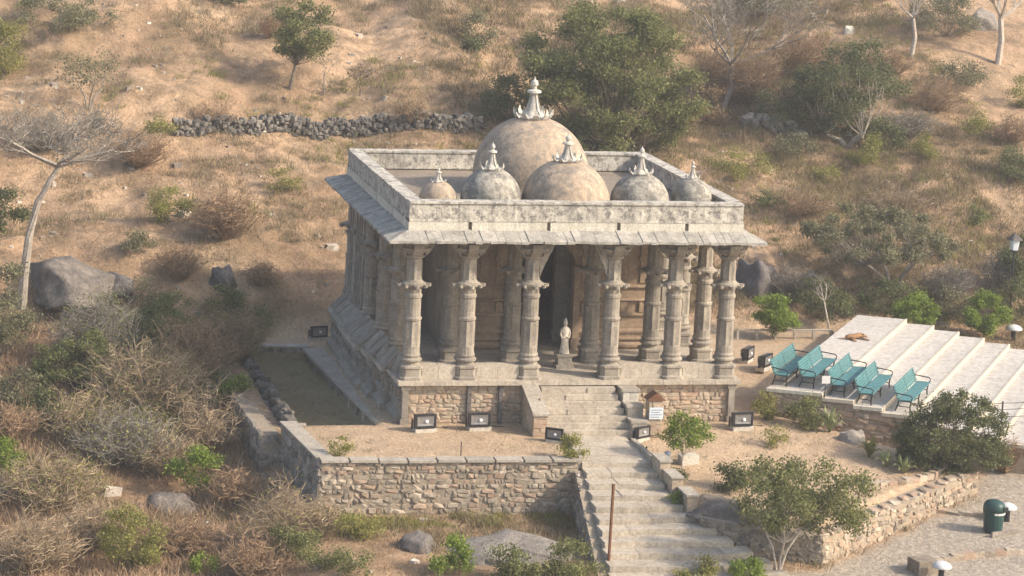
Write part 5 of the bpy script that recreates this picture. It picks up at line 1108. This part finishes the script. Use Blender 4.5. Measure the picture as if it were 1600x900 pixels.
# --- shrubs: (kind, foot px, foot py, width, height, label, options)
SH = [
 ('g', 1486, 731, 214, 124, 'leaf_dark', 'large dense dark green bush in front of seating terrace', dict(dens=3.4, lsize=0.115, nc=130, shell=0.5, tight=1.3, fb=0.6, skirt=60, depth=0.55)),
 ('g', 1140, 770, 60, 52, 'leaf_dark', 'dark green shrub on the rock left of multi-stemmed tree', dict(dens=2.0, lsize=0.13)),
 ('g', 1195, 655, 44, 46, 'leaf_yellow', 'light weedy shrub at the left end of bench wall', dict(dens=1.6, lsize=0.12)),
 ('g', 1262, 668, 70, 52, 'leaf_olive', 'olive shrub against the wall below the benches', dict(dens=1.8, lsize=0.12)),
 ('g', 1210, 700, 40, 40, 'leaf_yellow', 'small yellow-green weed in garden right of temple corner', dict(dens=1.0, lsize=0.11)),
 ('g', 1095, 640, 44, 48, 'leaf_yellow', 'creeper growing against the right part of front plinth', dict(dens=0.9, lsize=0.11)),
 ('g', 532, 712, 40, 32, 'leaf_yellow', 'small light green shrub in the left corner of front terrace', dict(dens=1.2, lsize=0.11)),
 ('g', 1064, 796, 34, 30, 'leaf_bright', 'small green plant beside lower stepped kerb', dict(dens=1.6, lsize=0.11)),
 ('g', 1052, 755, 44, 24, 'leaf_dark', 'low dark plant at the foot of the blue-grey bollard', dict(dens=1.5, lsize=0.11)),
 ('g', 708, 900, 70, 60, 'leaf_bright', 'green shrub on bottom edge below flat rock slab, leftmost of three', dict(dens=1.7, lsize=0.13)),
 ('g', 800, 908, 86, 62, 'leaf_olive', 'green shrub on bottom edge, middle one of three', dict(dens=2.0, lsize=0.13)),
 ('g', 892, 908, 98, 60, 'leaf_olive', 'dark green shrub on bottom edge just left of rusty post', dict(dens=2.0, lsize=0.13)),
 ('g', 1088, 912, 80, 40, 'leaf_yellow', 'yellow-green low shrub on bottom edge of garden steps', dict(dens=1.6, lsize=0.12)),
 ('g', 1166, 912, 76, 40, 'leaf_bright', 'bright green low shrub on bottom edge below garden steps', dict(dens=1.8, lsize=0.12)),
 ('g', 560, 842, 90, 56, 'leaf_yellow', 'yellow-green shrub at left foot of sunlit retaining wall', dict(dens=1.1, lsize=0.11)),
 ('g', 560, 898, 70, 40, 'leaf_olive', 'low green weeds at bottom, left of the three shrubs', dict(dens=0.9, lsize=0.11)),
 ('g', 365, 632, 60, 54, 'leaf_bright', 'bright green shrub beside outer strip of sunken yard', dict(dens=1.9, lsize=0.12)),
 ('g', 305, 782, 82, 82, 'leaf_bright', 'bright green round shrub in lower left with visible stems', dict(dens=1.9, lsize=0.13, stem=0.25, nstem=3)),
 ('g', 8, 750, 56, 66, 'leaf_bright', 'green shrub cut by left edge in lower half', dict(dens=1.8, lsize=0.13)),
 ('g', 202, 892, 130, 118, 'leaf_yellow', 'large yellow-green shrub in the lower left', dict(dens=1.25, lsize=0.12, nc=36)),
 ('g', 70, 668, 120, 64, 'leaf_dark', 'dark green shrub at left under grey thorn thicket', dict(dens=1.8, lsize=0.13)),
 ('g', 120, 610, 150, 100, 'leaf_olive', 'olive thicket at left edge above dark shrub', dict(dens=2.0, lsize=0.11, nc=50, skirt=16)),
 ('g', 265, 560, 190, 105, 'leaf_olive', 'wide olive thicket left of the sunken yard', dict(dens=2.0, lsize=0.11, nc=64, skirt=20)),
 ('g', 318, 900, 52, 36, 'leaf_bright', 'small green weed on bottom edge at lower left', dict(dens=1.4, lsize=0.11)),
 ('g', 500, 890, 100, 70, 'leaf_olive', 'olive weedy shrub at bottom beside dry twig clump', dict(dens=0.8, lsize=0.11)),
 ('g', 745, 82, 58, 72, 'leaf_grey', 'grey-green upright shrub near the top centre', dict(dens=1.2, lsize=0.13)),
 ('g', 735, 84, 40, 34, 'leaf_dark', 'small dark shrub at foot of grey-green upright shrub', dict(dens=1.8, lsize=0.13)),
 ('g', 265, 352, 80, 62, 'leaf_yellow', 'yellow-green shrub on open slope left of temple roof', dict(dens=1.3, lsize=0.12)),
 ('g', 445, 302, 70, 40, 'leaf_yellow', 'low yellow-green shrub just left of roof eave corner', dict(dens=0.9, lsize=0.12)),
 ('g', 215, 402, 60, 44, 'leaf_grey', 'grey-green shrub beside the large dark boulder', dict(dens=1.2, lsize=0.12)),
 ('g', 355, 500, 70, 60, 'leaf_olive', 'olive shrub at top edge of thicket below small boulder', dict(dens=1.0, lsize=0.12)),
 ('g', 790, 195, 70, 80, 'leaf_dark', 'dark green shrub left of the big dome finial', dict(dens=1.5, lsize=0.14)),
 ('g', 1100, 200, 80, 70, 'leaf_brown', 'russet brown bush between green tree and grey bare tree', dict(dens=0.9, lsize=0.13)),
 ('g', 1160, 282, 110, 52, 'leaf_yellow', 'wide yellow-green scrub right of temple roof corner', dict(dens=0.9, lsize=0.12)),
 ('g', 1235, 252, 80, 46, 'leaf_grey', 'grey-green scrub below the tangled dark tree', dict(dens=1.1, lsize=0.12)),
 ('g', 1225, 205, 110, 70, 'leaf_dark', 'low dark scrub left of the tangled dark tree', dict(dens=1.0, lsize=0.14)),
 ('g', 1345, 258, 80, 46, 'leaf_yellow', 'yellow-green scrub directly below tangled dark tree', dict(dens=1.0, lsize=0.12)),
 ('g', 1442, 252, 52, 40, 'leaf_yellow', 'small yellow-green bush on right slope with dark base', dict(dens=1.2, lsize=0.12)),
 ('g', 1525, 352, 40, 34, 'leaf_olive', 'small round olive bush above spreading thorn tree', dict(dens=1.6, lsize=0.12)),
 ('g', 1520, 215, 60, 50, 'leaf_yellow', 'pale green bush on right slope below the thick trunk', dict(dens=0.8, lsize=0.12)),
 ('g', 1590, 285, 80, 60, 'leaf_dark', 'dark bush cut by right edge on upper slope', dict(dens=1.2, lsize=0.13)),
 ('g', 1595, 170, 50, 50, 'leaf_yellow', 'yellow-green bush cut by right edge near top', dict(dens=1.0, lsize=0.12)),
 ('g', 1480, 60, 150, 80, 'leaf_grey', 'grey-green scrub at top between the two pale trunks', dict(dens=0.9, lsize=0.14, nc=34)),
 ('g', 1290, 500, 130, 66, 'leaf_dark', 'dark undergrowth left of seating terrace behind round tree', dict(dens=1.3, lsize=0.14, nc=34)),
 ('g', 1390, 495, 120, 60, 'leaf_dark', 'dark undergrowth behind the seating terrace under thorn tree', dict(dens=1.2, lsize=0.14, nc=30)),
 ('g', 1495, 500, 80, 50, 'leaf_grey', 'grey scrub between the two round trees behind terrace', dict(dens=1.2, lsize=0.13)),
 ('g', 1580, 510, 70, 90, 'leaf_dark', 'dark bush around the foot of lantern post', dict(dens=1.4, lsize=0.14)),
 ('g', 1205, 325, 50, 30, 'leaf_olive', 'small olive bush right of roof corner on slope', dict(dens=1.3, lsize=0.12)),
 ('g', 100, 48, 190, 60, 'leaf_grey', 'long grey scrub thicket along top left', dict(dens=1.2, lsize=0.15, nc=40)),
 ('g', 345, 6, 90, 30, 'leaf_grey', 'grey scrub cut by top edge left of compact tree', dict(dens=1.2, lsize=0.14)),
 ('g', 1200, 20, 180, 60, 'leaf_grey', 'grey scrub cut by the top edge behind grey bare tree', dict(dens=0.9, lsize=0.15, nc=30)),
 ('g', 245, 225, 60, 46, 'leaf_yellow', 'pale yellow-green shrub at left end of hillside wall', dict(dens=0.9, lsize=0.12)),
 ('t', 225, 660, 210, 130, 'twig_tan', 'dry tan thorn thicket left of the sunken yard', dict(n=170, sub=6, leaf='leaf_olive', nleaf=2600)),
 ('t', 300, 600, 150, 110, 'twig_brown', 'reddish brown twiggy bush left of yard strip', dict(n=120, sub=6, leaf='leaf_brown', nleaf=1600)),
 ('t', 325, 700, 170, 100, 'twig_tan', 'pale bare branching shrub below yard outer wall', dict(n=60, sub=5, wd=0.045)),
 ('t', 200, 730, 190, 100, 'twig_grey', 'grey leafless brush in the lower left', dict(n=130, sub=6, leaf='leaf_yellow', nleaf=1700)),
 ('t', 80, 800, 190, 95, 'twig_tan', 'tan dry brush near left edge at lower left', dict(n=150, sub=6, leaf='leaf_yellow', nleaf=1700)),
 ('t', 55, 900, 150, 100, 'twig_tan', 'straw coloured dry brush in bottom left corner', dict(n=150, sub=6)),
 ('t', 440, 858, 130, 112, 'twig_tan', 'dry branching twig clump left of retaining wall corner', dict(n=80, sub=6, wd=0.035, leaf='leaf_yellow', nleaf=260)),
 ('t', 400, 905, 130, 70, 'twig_brown', 'brown dry brush at bottom left of centre', dict(n=90, sub=6)),
 ('t', 350, 372, 120, 82, 'twig_brown', 'russet dry bush on slope left of temple eave', dict(n=120, sub=6, leaf='leaf_brown', nleaf=700)),
 ('t', 410, 448, 70, 40, 'twig_brown', 'small brown dry bush on slope right of small boulder', dict(n=70, sub=5)),
 ('t', 280, 440, 90, 60, 'twig_brown', 'brown scrubby bush between boulders on left slope', dict(n=90, sub=5, leaf='leaf_brown', nleaf=300)),
 ('t', 215, 262, 120, 62, 'twig_brown', 'brown dry brush below left end of hillside wall', dict(n=100, sub=5, leaf='leaf_brown', nleaf=300)),
 ('t', 70, 235, 140, 60, 'twig_grey', 'grey dead brush behind the white bare tree branches', dict(n=110, sub=5)),
 ('t', 420, 60, 60, 40, 'twig_brown', 'faint brown brush left of the compact dark tree', dict(n=50, sub=5)),
 ('t', 1060, 215, 60, 60, 'twig_brown', 'brown bare bush at right foot of big green tree', dict(n=70, sub=5)),
 ('t', 1175, 160, 110, 90, 'twig_brown', 'brown brush at the foot of grey bare tree', dict(n=110, sub=5, leaf='leaf_brown', nleaf=500)),
 ('t', 1460, 175, 120, 60, 'twig_brown', 'brown dry scrub on right slope between pale trunks', dict(n=100, sub=5, leaf='leaf_grey', nleaf=300)),
 ('t', 1400, 330, 130, 40, 'twig_tan', 'pale dry brush above the spreading thorn tree', dict(n=80, sub=5)),
 ('t', 1240, 470, 90, 60, 'twig_grey', 'grey bare brush behind round tree right of temple', dict(n=90, sub=5)),
 ('t', 1560, 450, 90, 60, 'twig_grey', 'grey brush below lantern at right', dict(n=90, sub=5)),
 ('t', 1570, 740, 60, 60, 'twig_brown', 'brown dry weeds at right end of big bush', dict(n=60, sub=5, leaf='leaf_brown', nleaf=200)),
 ('g', 345, 640, 90, 60, 'leaf_olive', 'olive shrub under pale bare branching shrub', dict(dens=1.2, lsize=0.11)),
 ('g', 180, 660, 110, 60, 'leaf_olive', 'olive shrub in the middle of the left thickets', dict(dens=1.4, lsize=0.11)),
 ('g', 120, 780, 110, 56, 'leaf_yellow', 'yellow-green shrub among dry brush at lower left', dict(dens=1.0, lsize=0.11)),
 ('g', 250, 690, 110, 60, 'leaf_yellow', 'yellow-green shrub among grey brush left of round shrub', dict(dens=1.0, lsize=0.11)),
 ('g', 450, 880, 90, 60, 'leaf_olive', 'olive shrub under the dry twig clump at bottom', dict(dens=1.1, lsize=0.11)),
 ('g', 395, 520, 70, 44, 'leaf_olive', 'olive shrub at far left corner of the sunken yard', dict(dens=1.2, lsize=0.11)),
 ('t', 150, 570, 150, 110, 'twig_grey', 'grey twiggy thicket at left between the olive thickets', dict(n=150, sub=7, leaf='leaf_olive', nleaf=2600)),
 ('t', 370, 560, 110, 80, 'twig_brown', 'brown twiggy bush by the far end of yard strip', dict(n=110, sub=6, leaf='leaf_olive', nleaf=1500)),
 ('t', 130, 690, 160, 80, 'twig_tan', 'tan dry brush right of the dark green left shrub', dict(n=140, sub=6, leaf='leaf_yellow', nleaf=1400)),
 ('t', 260, 745, 130, 75, 'twig_tan', 'dry tan brush just left of bright green round shrub', dict(n=120, sub=6)),
 ('t', 140, 860, 120, 80, 'twig_tan', 'tan dry brush left of the large yellow-green shrub', dict(n=120, sub=6)),
 ('t', 290, 870, 120, 60, 'twig_brown', 'russet dry brush right of large yellow-green shrub', dict(n=110, sub=6, leaf='leaf_brown', nleaf=400)),
 ('t', 365, 790, 100, 60, 'twig_brown', 'russet brush below the flank wall foot', dict(n=100, sub=6, leaf='leaf_brown', nleaf=300)),
 ('t', 20, 690, 110, 60, 'twig_brown', 'brown dry brush at left edge above green shrub', dict(n=100, sub=6)),
 ('t', 500, 840, 80, 60, 'twig_tan', 'thin dry stalks against left corner of retaining wall', dict(n=60, sub=5, leaf='leaf_yellow', nleaf=200)),
 ('t', 1110, 150, 90, 70, 'twig_brown', 'reddish brush left of the grey bare tree trunk', dict(n=100, sub=6, leaf='leaf_brown', nleaf=600)),
 ('t', 1260, 120, 130, 80, 'twig_brown', 'brown brush between grey bare tree and tangled tree', dict(n=120, sub=6, leaf='leaf_brown', nleaf=600)),
 ('t', 1420, 215, 110, 46, 'twig_grey', 'grey dry brush right of the tangled dark tree foot', dict(n=110, sub=6, leaf='leaf_grey', nleaf=400)),
 ('t', 1580, 225, 90, 46, 'twig_brown', 'brown brush near right edge on upper slope', dict(n=90, sub=6)),
 ('t', 1390, 120, 90, 50, 'twig_brown', 'brown low brush left of pale bare forked tree', dict(n=90, sub=6, leaf='leaf_brown', nleaf=300)),
 ('t', 1250, 335, 110, 40, 'twig_brown', 'brown low brush on slope right of temple eave', dict(n=90, sub=6, leaf='leaf_grey', nleaf=300)),
 ('t', 1480, 470, 90, 60, 'twig_grey', 'grey thorny brush under right part of thorn tree', dict(n=100, sub=6)),
 ('g', 1280, 175, 110, 80, 'leaf_dark', 'dark scrub at left foot of tangled dark tree', dict(dens=1.2, lsize=0.15)),
 ('g', 1380, 235, 70, 46, 'leaf_dark', 'dark low bush at right foot of tangled dark tree', dict(dens=1.2, lsize=0.14)),
 ('g', 1290, 290, 70, 34, 'leaf_yellow', 'pale green weeds on slope right of temple roof', dict(dens=0.8, lsize=0.12)),
 ('g', 1500, 135, 90, 50, 'leaf_grey', 'grey-green bush between the two pale trunks', dict(dens=1.0, lsize=0.14)),
 ('g', 200, 500, 120, 60, 'leaf_grey', 'grey-green bush below large dark boulder', dict(dens=1.1, lsize=0.13)),
 ('g', 30, 640, 90, 60, 'leaf_grey', 'grey-green bush at left edge behind dark green shrub', dict(dens=1.2, lsize=0.13)),
 ('t', 640, 190, 90, 34, 'twig_brown', 'low brown brush just above hillside wall middle', dict(n=70, sub=5, leaf='leaf_grey', nleaf=300)),
 ('t', 330, 195, 90, 34, 'twig_brown', 'low brown brush above the left part of hillside wall', dict(n=70, sub=5, leaf='leaf_brown', nleaf=200)),
]
for i, (k, px, py, wp, hp, mt, lab, op) in enumerate(SH):
    if k == 'g':
        op = dict(op); stem = op.pop('stem', 0.04); op['dens'] = op.get('dens', 1)*1.0
        crown_plant('shrub', lab, 'shrub', px, py, wp, hp, MT[mt], MT['bark_brown'], 100+i, stem=stem, **op)
    else:
        op = dict(op); lf = op.pop('leaf', None)
        twig_plant('dry_shrub', lab, 'shrub', px, py, wp, hp, MT[mt], 100+i, leaf=MT[lf] if lf else None, **op)
agave(1296, 676, 54, 46, 'tall pale agave below the bench wall', 1); agave(1358, 716, 46, 36, 'yellowish agave at left foot of the big bush', 2, MT['leaf_yellow'])
agave(1384, 730, 46, 30, 'agave in middle of the three in front of big bush', 3); agave(1412, 741, 48, 30, 'agave on right of the three in front of big bush', 4); agave(910, 815, 50, 34, 'agave at right end foot of sunlit retaining wall', 5)

# ------------------------------------------------------------------ uncountable cover: grass, scrub, loose stones
def scatter(n, seed, xr, yr, keep):
    rs = np.random.RandomState(seed); x = rs.uniform(*xr, n); y = rs.uniform(*yr, n); k = keep(x, y, rs); x, y = x[k], y[k]; return rs, np.stack([x, y, hgt(x, y)], 1)
def off_site(x, y, m_=0.2):
    o = (sdf(P_MAIN, x, y) > m_) & (sdf(P_COB, x, y) > 0) & (sdf(P_WALK, x, y) > 0) & (sdf(P_STRIP, x, y) > m_) & (sdf(P_YARD, x, y) > m_)
    A = [ap(-0.3, -0.5, 0)[:2], ap(14.6, -0.5, 0)[:2], ap(14.6, 16, 0)[:2], ap(-0.3, 16, 0)[:2]]; return o & (sdf(A, x, y) > 0)
def tufts(name, label, cat, mat, P_, rs, nb, hh, wd, sp_):
    n = len(P_); B = np.repeat(P_, nb, 0); sc_ = np.repeat(rs.uniform(0.5, 1.5, n), nb)[:, None]; B = B+np.concatenate([rs.normal(size=(n*nb, 2))*sp_, np.zeros((n*nb, 1))-0.02], 1)*sc_
    d = rs.normal(size=(n*nb, 3))*0.55; d[:, 2] = 1; T = B+d*hh*rs.uniform(0.5, 1.2, (n*nb, 1))*sc_; s = rs.normal(size=(n*nb, 3)); s[:, 2] = 0; s /= np.linalg.norm(s, axis=1)[:, None]; s *= wd/2
    V_ = np.stack([B-s, B+s, T+s*0.3, T-s*0.3], 1).reshape(-1, 3); o = link(name, quads_mesh(name, V_, n*nb), mat); tag(o, label, cat, kind='stuff'); return o
rs, Pp = scatter(60000, 3, (-24, 40), (-16, 60), lambda x, y, r_: off_site(x, y) & (fbm(x*0.5, y*0.5, 3)+0.25*r_.rand(len(x))-0.22*sstep(24, 34, y)*(1-sstep(4, 14, x)) > -0.05))
tufts('dry_grass', 'short straw coloured dry grass covering the slopes', 'grass', MT['straw'], Pp, rs, 9, 0.16, 0.022, 0.16)
rs, Pp = scatter(15000, 4, (-24, 40), (-16, 60), lambda x, y, r_: off_site(x, y) & (fbm(x*0.28+9, y*0.28, 3)+0.008*x+0.1*(r_.rand(len(x))-0.5) > 0.08))
tufts('low_scrub', 'low brownish scrub patches scattered over the slopes', 'scrub', MT['scrub'], Pp, rs, 30, 0.30, 0.026, 0.22)
rs, Pp = scatter(4000, 5, (-24, 40), (14, 60), lambda x, y, r_: off_site(x, y) & (fbm(x*0.33+2, y*0.33+40, 3)+0.012*x > 0.22))
tufts('green_weeds', 'low green weeds scattered over the slopes', 'weeds', MT['leaf_yellow'], Pp, rs, 30, 0.26, 0.035, 0.2)
rs, Pp = scatter(5200, 14, (-22, -5.8), (-14, 13), lambda x, y, r_: off_site(x, y) & (fbm(x*0.5+4, y*0.5, 3)+0.3*r_.rand(len(x)) > 0.0))
tufts('tall_dry_grass', 'tall russet dry grass and brush under the thickets at left', 'grass', MT['twig_brown'], Pp, rs, 22, 0.36, 0.028, 0.2)
rs, Pp = scatter(7500, 15, (9, 40), (17, 60), lambda x, y, r_: off_site(x, y) & (fbm(x*0.22+31, y*0.22+7, 4)+0.25*(r_.rand(len(x))-0.5) > -0.02))
tufts('slope_brush', 'brown and olive brush covering the right hand slope', 'brush', MT['brush'], Pp, rs, 24, 0.34, 0.032, 0.25)
rs, Pp = scatter(900, 6, (-4.4, 20), (-10, 2.5), lambda x, y, r_: (sdf(P_MAIN, x, y) < -0.3) & ((y < -0.3) | (x > 13.6)) & (sdf(P_WALK, x, y) > 0.3) & (fbm(x*0.7, y*0.7, 3) > 0.02) & ~((x > 14) & (y > 0)))
tufts('terrace_weeds', 'sparse short weeds on the terrace and garden soil', 'weeds', MT['scrub'], Pp, rs, 12, 0.09, 0.02, 0.12)
rs, Pp = scatter(420, 7, (-4, 5.2), (-6.6, -5.4), lambda x, y, r_: fbm(x*0.9, y*0.9, 2) > -0.05)
tufts('wall_foot_weeds', 'green weeds along the foot of sunlit retaining wall', 'weeds', MT['leaf_yellow'], Pp, rs, 14, 0.18, 0.03, 0.12)
rs, Pp = scatter(700, 8, (-4.2, -1.5), (0.5, 12.2), lambda x, y, r_: (fbm(x*0.9, y*0.9, 2) > -0.1))
tufts('yard_grass', 'short olive grass in the sunken yard', 'grass', MT['scrub'], Pp, rs, 10, 0.08, 0.02, 0.15)
rs, Pp = scatter(3000, 9, (-24, 40), (-16, 60), lambda x, y, r_: off_site(x, y, 0.4) & (fbm(x*0.4+30, y*0.4, 3) > -0.1))
n = len(Pp); cube = np.array([(-1, -.6, -1), (.8, -1, -.8), (1, .9, -1), (-.7, 1, -.9), (-.8, -.9, .7), (.9, -.6, 1), (.6, .8, .8), (-1, .6, .9)]); sz = np.exp(rs.normal(size=n)*0.55)*0.075
a = rs.uniform(0, 6.28, n); ca_, sa = np.cos(a), np.sin(a); Q = cube[None]*(sz[:, None, None]*rs.uniform(0.6, 1.3, (n, 1, 3))); X = Q[:, :, 0]*ca_[:, None]-Q[:, :, 1]*sa[:, None]; Y = Q[:, :, 0]*sa[:, None]+Q[:, :, 1]*ca_[:, None]
V_ = np.stack([X, Y, Q[:, :, 2]*0.7], 2)+Pp[:, None, :]; fq = np.array([(0, 3, 2, 1), (4, 5, 6, 7), (0, 1, 5, 4), (1, 2, 6, 5), (2, 3, 7, 6), (3, 0, 4, 7)])
Fq = (fq[None]+np.arange(n)[:, None, None]*8).reshape(-1, 4); me = bpy.data.meshes.new('loose_stones'); me.from_pydata(V_.reshape(-1, 3).tolist(), [], Fq.tolist()); tag(link('loose_stones', me, MT['scatter']), 'small loose stones strewn over the slopes', 'stones', kind='stuff')

# ------------------------------------------------------------------ dusty air
mb = MB(); mb.box(-190, 230, -120, 345, -45, 130); hz = mb.mesh('haze'); hm = bpy.data.materials.new('haze'); hm.use_nodes = True; nt = hm.node_tree; nt.nodes.clear()
pv = nt.nodes.new('ShaderNodeVolumePrincipled'); pv.inputs['Color'].default_value = (0.93, 0.93, 0.93, 1); pv.inputs['Density'].default_value = 0.0006; pv.inputs['Anisotropy'].default_value = 0.2
ho = nt.nodes.new('ShaderNodeOutputMaterial'); nt.links.new(pv.outputs[0], ho.inputs['Volume']); tag(link('haze', hz, hm), 'thin dusty air over the valley', 'haze', kind='stuff')

# repeats share a group
GR = dict(shrub='green shrubs', dry_shrub='dry twiggy shrubs', round_tree='round trees beside the seating terrace', bare_tree='leafless trees', leafy_tree='leafy trees on the slope', edge_tree='trees cut by the picture edge', sapling='saplings', thorn_tree='thin multi-stemmed trees', boulder='boulders', rock_slab='flat rock slabs', bollard_lamp='mushroom shaded lamps', hillside_wall='dry stone walls on the slope', stone_block='squared stone blocks')
for o in list(bpy.data.objects):
    if o.parent is None and 'category' in o.keys() and o.name.split('.')[0] in GR and 'group' not in o.keys(): o['group'] = GR[o.name.split('.')[0]]
